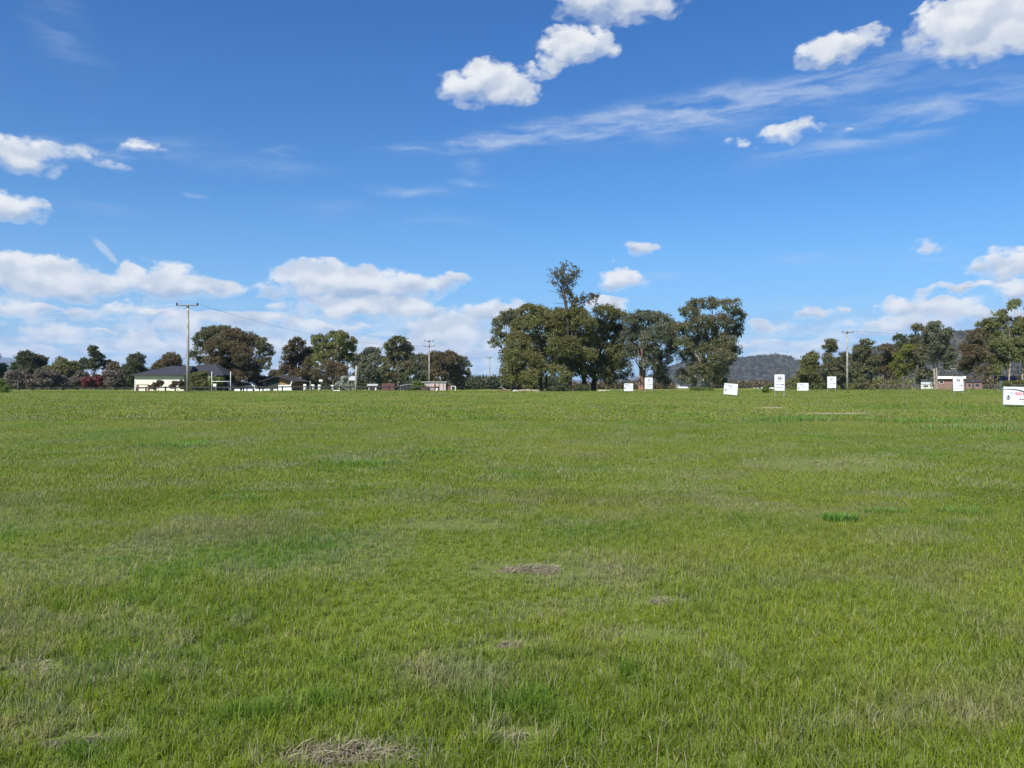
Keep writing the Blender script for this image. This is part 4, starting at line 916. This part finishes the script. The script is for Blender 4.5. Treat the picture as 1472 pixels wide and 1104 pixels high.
MB().box(x0 + .2, x1, d + 4.7, d + 4.9, .5, zy(553.2, d)).build('back_wall', M['rail'], e_)

# cars / trailers
def car(px, d, L, H, mat, label, rot=0., van=False, cat='car', name='parked_car'):
    b0 = at(px, d); e_ = empty(name, b0, label, cat); x, y, z = b0
    prof = [(-.5, .18), (-.5, .50), (-.47, .56), (-.30, .60), (-.18, .96), (.20, 1.), (.36, .64), (.48, .58), (.5, .42), (.5, .18)] if not van else [(-.5, .18), (-.5, .9), (-.47, 1.), (.28, 1.), (.40, .62), (.49, .54), (.5, .18)]
    mb = MB(); Wd = .85
    A = [(x + a * L, y - Wd, z + h * H) for a, h in prof]; Bq = [(x + a * L, y + Wd, z + h * H) for a, h in prof]
    mb.poly(A); mb.poly(Bq[::-1])
    for i in range(len(A)): j = (i + 1) % len(A); mb.poly([A[j], A[i], Bq[i], Bq[j]])
    bo = mb.build('body', mat, e_)
    g2 = MB(); g2.poly([(x - .26 * L, y - Wd - .006, z + .62 * H), (x + .31 * L, y - Wd - .006, z + .64 * H), (x + .18 * L, y - Wd - .006, z + .93 * H), (x - .16 * L, y - Wd - .006, z + .9 * H)]); g2.build('side_window', M['glass'], e_)
    for a in (-.3, .32):
        for s_ in (-1, 1):
            t_ = MB().tube([(x + a * L, y + s_ * (Wd - .12), z + .3), (x + a * L, y + s_ * (Wd + .02), z + .3)], .31, 14).build('wheel', M['tyre'], e_); MB().tube([(x + a * L, y + s_ * (Wd + .021), z + .3), (x + a * L, y + s_ * (Wd + .03), z + .3)], .17, 10).build('rim', M['metal'], t_)
    e_.rotation_euler.z = rot
    return e_
car(585, 153, 4.2, 1.35, M['navy'], 'dark car parked under the zinc roofed carport')
car(322, 142, 4.2, 1.6, M['navy'], 'dark blue utility vehicle parked behind the goal posts', van=True)
car(356, 152, 3.4, 1.5, M['wpaint'], 'white van parked under the rusty brown tree', van=True, name='parked_van', cat='van')
e_ = empty('notice_panel', at(308, 124), 'small white upright panel beside the left goal post', 'panel'); MB().box(X_(306.3, 124), X_(310.7, 124), 124, 124.05, zy(557.8, 124), zy(551.6, 124)).build('panel', M['wpaint'], e_); MB().box(X_(306.5, 124), X_(307, 124), 124.06, 124.12, .5, zy(552, 124)).build('post', M['metal'], e_); MB().box(X_(310, 124), X_(310.5, 124), 124.06, 124.12, .5, zy(552, 124)).build('post', M['metal'], e_)
# goal posts
e_ = empty('goal_posts', at(318, 121), 'white goal posts with a crossbar left of the dark brown tree', 'goal posts')
for px_, tp_ in ((304.5, 534), (331.5, 534)): MB().tube([(X_(px_, 121), 121, .5), (X_(px_, 121), 121, zy(tp_, 121))], [.06, .05], 8).build('post', M['opaint'], e_, True)
MB().tube([(X_(304.5, 121), 121, zy(548.3, 121)), (X_(331.5, 121), 121, zy(548.3, 121))], .05, 8).build('crossbar', M['opaint'], e_, True)

# ------------------------------------------------------------------ fences
e_ = empty('rail_fence', at(420, 120), 'long dark post and rail fence along the houses on the left', 'fence')
fx0, fx1 = 196, 640
for i, px_ in enumerate(np.arange(fx0, fx1, 14.0)):
    x = X_(px_, 120); z = float(zg(x, 120)); MB().box(x - .09, x + .09, 119.9, 120.05, z - .2, z + .78).build('post', M['rail'], e_)
for dz in (.62,):
    mm = MB()
    for px_ in np.arange(fx0, fx1 - 14, 14.0):
        xa, xb = X_(px_, 120), X_(px_ + 14, 120); za, zb = float(zg(xa, 120)) + dz, float(zg(xb, 120)) + dz
        mm.v += [(xa, 119.86, za - .1), (xb, 119.86, zb - .1), (xb, 119.86, zb + .1), (xa, 119.86, za + .1), (xa, 119.80, za - .1), (xb, 119.80, zb - .1), (xb, 119.80, zb + .1), (xa, 119.80, za + .1)]; n = len(mm.v) - 8
        mm.f += [(n, n + 1, n + 2, n + 3), (n + 7, n + 6, n + 5, n + 4), (n + 3, n + 2, n + 6, n + 7), (n + 4, n + 5, n + 1, n)]
    mm.build('rail', M['rail'], e_)
e_ = empty('rusty_gate_frame', at(205, 112), 'rusty brown timber gate frame at the left corner of the cream house', 'gate')
for px_ in (197.5, 213): MB().box(X_(px_, 112) - .1, X_(px_, 112) + .1, 112, 112.2, .5, zy(553, 112)).build('post', M['rust'], e_)
for py_ in (553.3, 558): MB().box(X_(196, 112), X_(214, 112), 111.93, 111.99, zy(py_, 112) - .06, zy(py_, 112) + .06).build('rail', M['rust'], e_)
e_ = empty('white_barrier', at(370, 126), 'row of low white panels behind the dark rail fence', 'barrier')
for px0, px1 in ((337, 345), (348, 354), (356, 363), (366, 372), (374, 388), (391, 398), (400, 406)):
    MB().box(X_(px0, 126), X_(px1, 126), 126, 126.08, .6, zy(559.2, 126)).build('panel', M['wpaint'], e_)
e_ = empty('dark_rail_frame', at(14, 78), 'black timber rail on a post at the left edge of the field', 'rail')
MB().box(X_(-30, 78), X_(27, 78), 78, 78.12, zy(547.3, 78), zy(546, 78)).build('rail', M['rail'], e_); MB().box(X_(24.2, 78), X_(27.2, 78), 77.98, 78.14, zy(561, 78), zy(547.31, 78)).build('post', M['rail'], e_)
e_ = empty('pale_rail_fence', at(115, 150), 'thin pale rail fence in front of the leafless shrubs', 'fence')
for px_ in np.arange(40, 192, 15.): x = X_(px_, 150); MB().box(x - .05, x + .05, 150, 150.1, .5, zy(557.2, 150)).build('post', M['poled'], e_)
MB().box(X_(40, 150), X_(192, 150), 149.94, 149.99, zy(557.8, 150), zy(557.5, 150)).build('rail', M['poled'], e_)
e_ = empty('wire_fence', at(1370, 138), 'thin grey paddock fence under the trees on the right', 'fence')
for px_ in np.arange(1265, 1500, 13.): x = X_(px_, 138); z = float(zg(x, 138)); MB().tube([(x, 138, z - .2), (x, 138, z + 1.15)], .055, 6).build('post', M['poled'], e_)
for dz in (.45, .8, 1.1): MB().box(X_(1262, 138), X_(1500, 138), 137.9, 137.94, .85 + dz, .85 + dz + .05).build('rail', M['poled'], e_)

# yard clutter on the left
def drum(px, d, r_, h, mat, label, name='drum'):
    b0 = at(px, d); e_ = empty(name, b0, label, 'drum', 'pale drums behind the rail fence'); MB().tube([b0, b0 + Vector((0, 0, h * .5)), b0 + Vector((0, 0, h))], r_, 10).build('body', mat, e_, True); MB().tube([b0 + Vector((0, 0, h)), b0 + Vector((0, 0, h + .04))], r_ * 1.05, 10).build('lid', M['metal'], e_)
for px_, h_, lab in ((438.5, 1.1, 'leftmost white drum behind the dark fence, under the brown ragged tree'), (450, 1.05, 'white drum behind the fence between the pale stake and the white tub'), (459.5, 1.0, 'white drum behind the fence under the pale olive gum tree'), (478, .95, 'low white drum behind the fence left of the white blossom')):
    drum(px_, 132, .28, h_, M['opaint'], lab)
e_ = empty('pale_stake', at(446, 130), 'pale upright stake behind the fence under the brown ragged tree', 'post'); MB().tube([at(446, 130), at(446, 130, 547)], [.08, .06], 7).build('shaft', M['pole'], e_)
e_ = empty('letter_box', at(461, 131), 'pale box on a thin post below the olive gum tree', 'box'); MB().box(X_(458.5, 131), X_(463.5, 131), 131, 131.4, zy(548.5, 131), zy(545.5, 131)).build('box', M['opaint'], e_); MB().tube([(X_(461, 131), 131.2, .6), (X_(461, 131), 131.2, zy(548.6, 131))], .04, 6).build('post', M['rust'], e_)
e_ = empty('white_trough', at(484, 124), 'long white trough behind the dark fence left of the blossom', 'trough'); MB().box(X_(479, 124), X_(489, 124), 124, 124.6, .9, zy(560.8, 124)).build('basin', M['wpaint'], e_); MB().box(X_(480, 124), X_(488, 124), 124.1, 124.5, zy(560.78, 124), zy(560.6, 124)).build('water', M['glass'], e_)
# rusty trailer
d = 128; e_ = empty('rusty_trailer', at(615, d), 'rusty farm trailer in front of the pale corrugated shed', 'trailer')
MB().box(X_(606, d), X_(625, d), d, d + 1.3, zy(559.8, d), zy(558.9, d)).build('deck', M['rust'], e_)
for px_ in (606.4, 611, 621, 624.6): MB().box(X_(px_, d) - .04, X_(px_, d) + .04, d, d + .08, .8, zy(559.8, d)).build('leg', M['rust'], e_)
w_ = MB().tube([(X_(616, d), d - .1, 1.17), (X_(616, d), d + .05, 1.17)], .3, 12).build('wheel', M['tyre'], e_); MB().tube([(X_(616, d), d - .13, 1.17), (X_(616, d), d - .105, 1.17)], .15, 10).build('rim', M['rust'], w_)
MB().box(X_(604.6, d), X_(609, d), d + .2, d + 1.1, zy(558.88, d), zy(558, d)).build('toolbox', M['rust'], e_)
e_ = empty('white_ball', at(628.5, 124), 'round white tank just right of the rusty trailer', 'tank'); c_ = at(628.5, 124); MB().ball((c_.x, 124, c_.z + .22), .26, 1, 1, .9, 12, 8).build('body', M['wpaint'], e_, True); MB().tube([(c_.x, 124, c_.z + .44), (c_.x, 124, c_.z + .5)], .07, 8).build('cap', M['metal'], e_)
d = 150; e_ = empty('white_table', at(651, d), 'white table right of the pale corrugated shed', 'table'); MB().box(X_(648, d), X_(655, d), d, d + .8, zy(555.6, d), zy(554.9, d)).build('top', M['wpaint'], e_)
for px_ in (648.6, 654.4): MB().box(X_(px_, d) - .05, X_(px_, d) + .05, d + .05, d + .15, .7, zy(555.6, d)).build('leg', M['wpaint'], e_)

# rubble mounds
def mound(px, d, hw, h, mat, label, seed, mat2=None):
    b0 = at(px, d); e_ = empty('rubble_mound', b0, label, 'mound', 'rubble mounds by the grove'); r = random.Random(seed); mb = MB()
    for i in range(22):
        a = r.uniform(-1, 1); mb.ball((b0.x + a * hw, d + r.uniform(-.6, .6), b0.z + h * .35 * (1 - a * a)), h * r.uniform(.35, .7), r.uniform(1, 2.2), 1, .8, 7, 5, r, .22)
    mb.build('heap', mat, e_)
    mb = MB()
    for i in range(14):
        a = r.uniform(-1, 1); mb.ball((b0.x + a * hw, d - .5 + r.uniform(-.4, .2), b0.z + h * .7 * (1 - a * a)), h * r.uniform(.12, .28), r.uniform(1, 2), 1, .7, 6, 4, r, .3)
    mb.build('stones', mat2 or M['rubble'], e_)
mound(757, 118, 1.6, .38, M['dirt'], 'brown and white rubble mound left of the forked black trunk', 1)
mound(743, 119, .5, .30, M['rubble'], 'white rubble heap at the left end of the brown mound', 4)
mound(869, 122, .9, .22, M['rubble'], 'pale rubble mound right of the thick grove trunks', 2)
mound(722, 126, 1.3, .35, M['rust'], 'low reddish rubble heap left of the grove', 3, M['dirt'])
b0 = at(726, 124); o = MB().tube([b0 + Vector((-1.0, 0, .55)), b0 + Vector((-.6, 0, .7)), b0 + Vector((0, 0, .3)), b0 + Vector((.5, 0, .1))], [.03, .05, .06, .06], 6).build('fallen_branch', M['bark_p'], None, True); tag(o, 'pale fallen branch lying on the reddish rubble left of the grove', 'branch')

# ------------------------------------------------------------------ far town
def hillside_house(px, py):
    from mathutils.bvhtree import BVHTree
    ho = [o for o in bpy.data.objects if o.name.startswith('hill.') or o.name == 'hill']
    best = None
    for h_ in ho:
        bt = BVHTree.FromPolygons([v.co for v in h_.data.vertices], [tuple(p.vertices) for p in h_.data.polygons])
        hit = bt.ray_cast(Vector((0, 0, CAMZ)), Vector(((px - CX) / F, 1, (HY - py) / F)).normalized())
        if hit[0] is not None and (best is None or hit[3] < best[1]): best = (hit[0], hit[3])
    if best is None: return
    p = best[0]; e_ = empty('far_house', p, 'small white house high on the slope between the right hand trees', 'house')
    w2 = 4.6
    MB().box(p.x - w2, p.x + w2, p.y - 4, p.y + 4, p.z - 3, p.z + 3.2).build('wall', M['wpaint'], e_)
    gable_roof(MB(), p.x - w2, p.x + w2, p.y - 4, p.y + 4, p.z + 3.2, p.z + 4.6, 'x', .4, .1).build('roof', M['opaint'], e_)
    for q_ in (-2.5, 2.2): MB().box(p.x + q_, p.x + q_ + 1.2, p.y - 4.06, p.y - 4.005, p.z + 1, p.z + 2.3).build('window', M['glass'], e_)
    e_.rotation_euler.z = -math.atan2(p.x, p.y)
shed(938, 951, 620, 553.6, 551.2, M['wpaint'], M['zinc'], 'far white house leftmost of the row between the two right hand grove trees', 10, 'far_house', cat='house', group='far off houses below the hill', windows=((.2, .4), (.6, .8)))
shed(951, 960, 700, 551.2, 549.4, M['wpaint'], M['opaint'], 'far white house with a pale roof, highest of the far row between the grove trees', 10, 'far_house', cat='house', group='far off houses below the hill', windows=((.3, .6),))
shed(960, 976, 560, 555.6, 553.2, M['opaint'], M['zinc'], 'far grey roofed house, middle of the far row left of the large round gum', 10, 'far_house', cat='house', group='far off houses below the hill', windows=((.2, .35), (.6, .75)))
shed(975, 988, 480, 558.4, 556.0, M['wpaint'], M['opaint'], 'far low white house, rightmost of the row left of the large round gum', 10, 'far_house', cat='house', group='far off houses below the hill', windows=((.3, .6),))
shed(944, 958, 470, 558.6, 556.3, M['opaint'], M['zinc'], 'far low pale house at the lower left of the far row', 10, 'far_house', cat='house', group='far off houses below the hill', windows=((.3, .6),))
shed(1022, 1038, 520, 558.6, 557.0, M['opaint'], M['rbrick'], 'far pale building with a reddish roof just left of the leaning board', 8, 'far_house', cat='house', group='far off houses below the hill', windows=((.3, .6),))
shed(1060, 1078, 520, 558.8, 557.6, M['opaint'], M['zinc'], 'far grey roofed building just right of the leaning board', 8, 'far_house', cat='house', group='far off houses below the hill', windows=((.3, .6),))
shed(1084, 1096, 420, 558.8, 557.0, M['wpaint'], M['opaint'], 'far white building left of the tall sign numbered 24', 8, 'far_house', cat='house', group='far off houses below the hill', windows=((.3, .6),))
shed(1106, 1114, 360, 559.4, 557.2, M['wpaint'], M['opaint'], 'far white building half hidden by the tall sign numbered 24', 8, 'far_house', cat='house', group='far off houses below the hill', windows=((.3, .6),))
shed(1127, 1139, 300, 559.2, 556.6, M['rbrick'], M['roofp'], 'far brown roofed house between the tall and the low white signs', 8, 'far_house', cat='house', group='far off houses below the hill', windows=((.3, .6),))
hillside_house(1370, 533.5)
shed(1226, 1240, 210, 553.5, 551., M['opaint'], M['zinc'], 'pale cottage seen through the trees right of the right hand pole', 6, 'far_house', cat='house', windows=((.3, .6),))
shed(1322, 1342, 300, 552.5, 549.5, M['opaint'], M['zinc'], 'pale roofed building behind the tall paired gum trees', 8, 'far_house', cat='house', windows=((.3, .6),))
# brick building with white fascia
d = 190; e_ = empty('brick_building', at(1362, d), 'flat roofed brick building with a broad white fascia on the right', 'building')
MB().box(X_(1350, d), X_(1384, d), d, d + 9, .4, zy(544.5, d)).build('wall', M['rbrick'], e_); MB().box(X_(1348.5, d), X_(1385, d), d - .7, d + 9.4, zy(544.4, d), zy(541, d)).build('fascia', M['wpaint'], e_)
w_ = MB().box(X_(1352, d), X_(1357, d), d - .05, d - .005, zy(551, d), zy(547, d)).build('window', M['wpaint'], e_); MB().box(X_(1352.4, d), X_(1356.6, d), d - .08, d - .053, zy(550.6, d), zy(547.4, d)).build('pane', M['glass'], w_); e_.rotation_euler.z = -math.atan2(e_.location.x, e_.location.y)
shed(1390, 1410, 215, 549.5, 545.5, M['rbrick'], M['roofp'], 'red brick house seen through the brownish tree on the right', 8, 'brick_house', cat='house', windows=((.15, .3), (.6, .8)))
shed(1441, 1458, 160, 547, 541, M['cream'], M['roofd'], 'cream cottage near the right edge above the sale board', 7, 'cream_cottage', cat='house', windows=((.1, .25),))
shed(1462, 1490, 160, 549, 544, M['cream'], M['roofd'], 'cream and dark house cut off by the right edge', 7, 'cream_cottage', cat='house', windows=((.1, .25),))
shrub(1466, 150, [(1462, 552, 8, 4), (1474, 552, 8, 4)], M['leafy'], 'clipped green hedge at the right edge above the sale board', name='hedge', cat='hedge', clump=.3)

# ------------------------------------------------------------------ signs
def text_mesh(body, size, bold=0):
    cu = bpy.data.curves.new('t', 'FONT'); cu.body = body; cu.size = size; cu.align_x = 'CENTER'; cu.align_y = 'CENTER'; cu.extrude = .004; cu.offset = bold
    ob = bpy.data.objects.new('t', cu); COL.objects.link(ob); dg = bpy.context.evaluated_depsgraph_get(); me = bpy.data.meshes.new_from_object(ob.evaluated_get(dg))
    bpy.data.objects.remove(ob); return me
def sign(px, d, w_, h, zb, rot, tilt, label, kind, num=None, name='sale_sign', leg=True, group='white real estate signs in the field'):
    """face points at -Y, then rot about Z; zb = height of the bottom edge above the ground"""
    b0 = at(px, d); e_ = empty(name, b0, label, 'sign', group)
    def put(mb, nm, mat, parent=e_):
        me = bpy.data.meshes.new(nm); me.from_pydata(mb.v, [], mb.f); me.materials.append(mat); o = bpy.data.objects.new(nm, me); COL.objects.link(o); o.parent = parent; return o
    bd = put(MB().box(-w_ / 2, w_ / 2, -.02, .02, zb, zb + h), 'board', M['signw'])
    fr = MB()
    for (x0, x1, z0, z1) in ((-w_ / 2 - .02, w_ / 2 + .02, zb - .03, zb - .001), (-w_ / 2 - .02, w_ / 2 + .02, zb + h + .001, zb + h + .03), (-w_ / 2 - .03, -w_ / 2 - .001, zb, zb + h), (w_ / 2 + .001, w_ / 2 + .03, zb, zb + h)): fr.box(x0, x1, -.03, .03, z0, z1)
    put(fr, 'frame', M['metal'])
    for s_ in (-1, 1): put(MB().box(s_ * w_ * .46 - .03, s_ * w_ * .46 + .03, .035, .09, -.25, zb + h * .96), 'leg', M['metal'])
    def txt(body, size, x, z, mat, nm, bold=0):
        me = text_mesh(body, size, bold); me.materials.clear(); me.materials.append(mat); me.transform(Matrix.Translation((x, -.026, z)) @ Matrix.Rotation(PI / 2, 4, 'X')); o = bpy.data.objects.new(nm, me); COL.objects.link(o); o.parent = bd
    def line(x0, x1, z0, z1, mat, nm='small_print', n=9, seed=1):
        r = random.Random(seed); mb = MB(); x = x0
        while x < x1:
            ww = r.uniform(.03, .07) * w_; mb.box(x, min(x + ww, x1), -.027, -.021, z0, z1); x += ww + .012 * w_
        o = put(mb, nm, mat, bd)
    if kind == 'tall':
        txt(num, h * .24, 0, zb + h * .74, M['ink'], 'numeral', .012)
        line(-w_ * .2, w_ * .2, zb + h * .87, zb + h * .895, M['inkg'], 'small_print', seed=3)
        line(-w_ * .35, w_ * .38, zb + h * .535, zb + h * .57, M['inkg'], seed=4)
        line(-w_ * .38, w_ * .2, zb + h * .345, zb + h * .395, M['inkg'], seed=5)
        put(MB().box(w_ * .22, w_ * .40, -.027, -.021, zb + h * .335, zb + h * .405), 'dark_block', M['ink'], bd)
        line(-w_ * .38, w_ * .38, zb + h * .16, zb + h * .2, M['inkg'], seed=6)
    else:
        sw = MB(); n = 14
        for i in range(n):
            a0 = i / n; a1 = (i + 1) / n; f = lambda a: zb + h * (.86 + .05 * math.sin(a * PI * .9) - .14 * a * a)
            x0 = -w_ * .5 + a0 * w_ * .58; x1 = -w_ * .5 + a1 * w_ * .58; th0 = h * (.03 + .06 * a0); th1 = h * (.03 + .06 * a1)
            sw.poly([(x0, -.026, f(a0) - th0), (x1, -.026, f(a1) - th1), (x1, -.026, f(a1)), (x0, -.026, f(a0))])
        put(sw, 'swoosh', M['ink'], bd)
        if kind == 'sale':
            txt('FOR', h * .19, -w_ * .27, zb + h * .63, M['inkg'], 'lettering', .002); txt('SALE', h * .24, -w_ * .08, zb + h * .62, M['inkr'], 'lettering', .008)
            line(-w_ * .1, w_ * .42, zb + h * .27, zb + h * .32, M['ink'], seed=8); line(-w_ * .03, w_ * .42, zb + h * .13, zb + h * .18, M['inkg'], seed=9)
        else:
            line(-w_ * .2, w_ * .4, zb + h * .5, zb + h * .58, M['inkg'], seed=8); line(0, w_ * .4, zb + h * .25, zb + h * .3, M['inkg'], seed=9)
        em = MB(); cx_, cz_ = -w_ * .38, zb + h * .36; rr = h * .1
        em.poly([(cx_ + rr * math.cos(a * PI / 6), -.0245, cz_ + rr * 1.1 * math.sin(a * PI / 6)) for a in range(12)]); em.poly([(cx_ + .1 * rr, -.0245, cz_ + rr * 1.9), (cx_ - .5 * rr, -.0245, cz_ + rr * .8), (cx_ + .9 * rr, -.0245, cz_ + rr * .8)])
        put(em, 'emblem', M['ink'], bd); iw = MB(); iw.poly([(cx_ + rr * .45 * math.cos(a * PI / 5) - .02, -.0265, cz_ + rr * .45 * math.sin(a * PI / 5)) for a in range(10)]); put(iw, 'emblem_centre', M['signw'], bd)
    e_.rotation_euler = (0, tilt, rot)
    return e_
sign(1470.5, 50, 2.44, 1.10, .14, R(-3), R(1.5), 'large white sale board with red lettering cut off by the right edge', 'sale')
sign(1049.5, 80, 1.28, 1.06, .18, R(-16), R(5), 'leaning white board standing alone right of the large round gum tree', 'plain')
sign(1120.5, 77, .97, 1.55, .62, R(2), 0, 'tallest white portrait sign, numbered 24, in front of the hill', 'tall', '24')
sign(1154, 108, 1.45, 1.0, .12, R(-6), 0, 'low white landscape board between two portrait signs', 'plain')
sign(1195.5, 106, 1.12, 1.5, .50, R(-3), 0, 'white portrait sign numbered 26 just left of the right hand pole', 'tall', '26')
sign(932.5, 108, 1.04, 1.52, .40, R(3), 0, 'white portrait sign numbered 17 under the reddish stemmed gum', 'tall', '17')
sign(903.5, 112, 1.25, 1.05, .10, R(4), 0, 'small square white board left of the sign numbered 17', 'plain')
sign(1378, 86, 1.05, 1.50, .42, R(-4), R(-2), 'white portrait sign beside the brick building, left of the brownish tree', 'tall', '24')

# ------------------------------------------------------------------ haze
hz = MB().box(-11500, 11500, -11500, 11500, -6, 460).build('haze', None); hz['kind'] = 'stuff'; hz['label'] = 'thin pale blue haze over the whole plain'; hz['category'] = 'haze'
mh = bpy.data.materials.new('haze_air'); mh.use_nodes = True; mh.node_tree.nodes.clear(); th_ = NT(mh.node_tree)
ov_ = th_.n.new('ShaderNodeOutputMaterial'); pv = th_.n.new('ShaderNodeVolumePrincipled'); pv.inputs['Color'].default_value = (.62, .78, 1., 1); pv.inputs['Density'].default_value = .00007
th_.l.new(pv.outputs[0], ov_.inputs['Volume']); hz.data.materials.append(mh)

# ------------------------------------------------------------------ camera
cam = bpy.data.cameras.new('camera'); co = bpy.data.objects.new('camera', cam); COL.objects.link(co); sc.camera = co
cam.sensor_width = 36; cam.lens = F / 1472 * 36; cam.clip_end = 60000; cam.clip_start = .05
cam.shift_y = 0
co.location = (0, 0, CAMZ); co.rotation_euler = (PI / 2 + math.atan((HY - 552) / F), 0, 0)
sc.view_settings.view_transform = 'Standard'; sc.view_settings.look = 'None'; sc.view_settings.exposure = EXPO; sc.view_settings.gamma = 1
sc.render.resolution_x = 1024; sc.render.resolution_y = 768
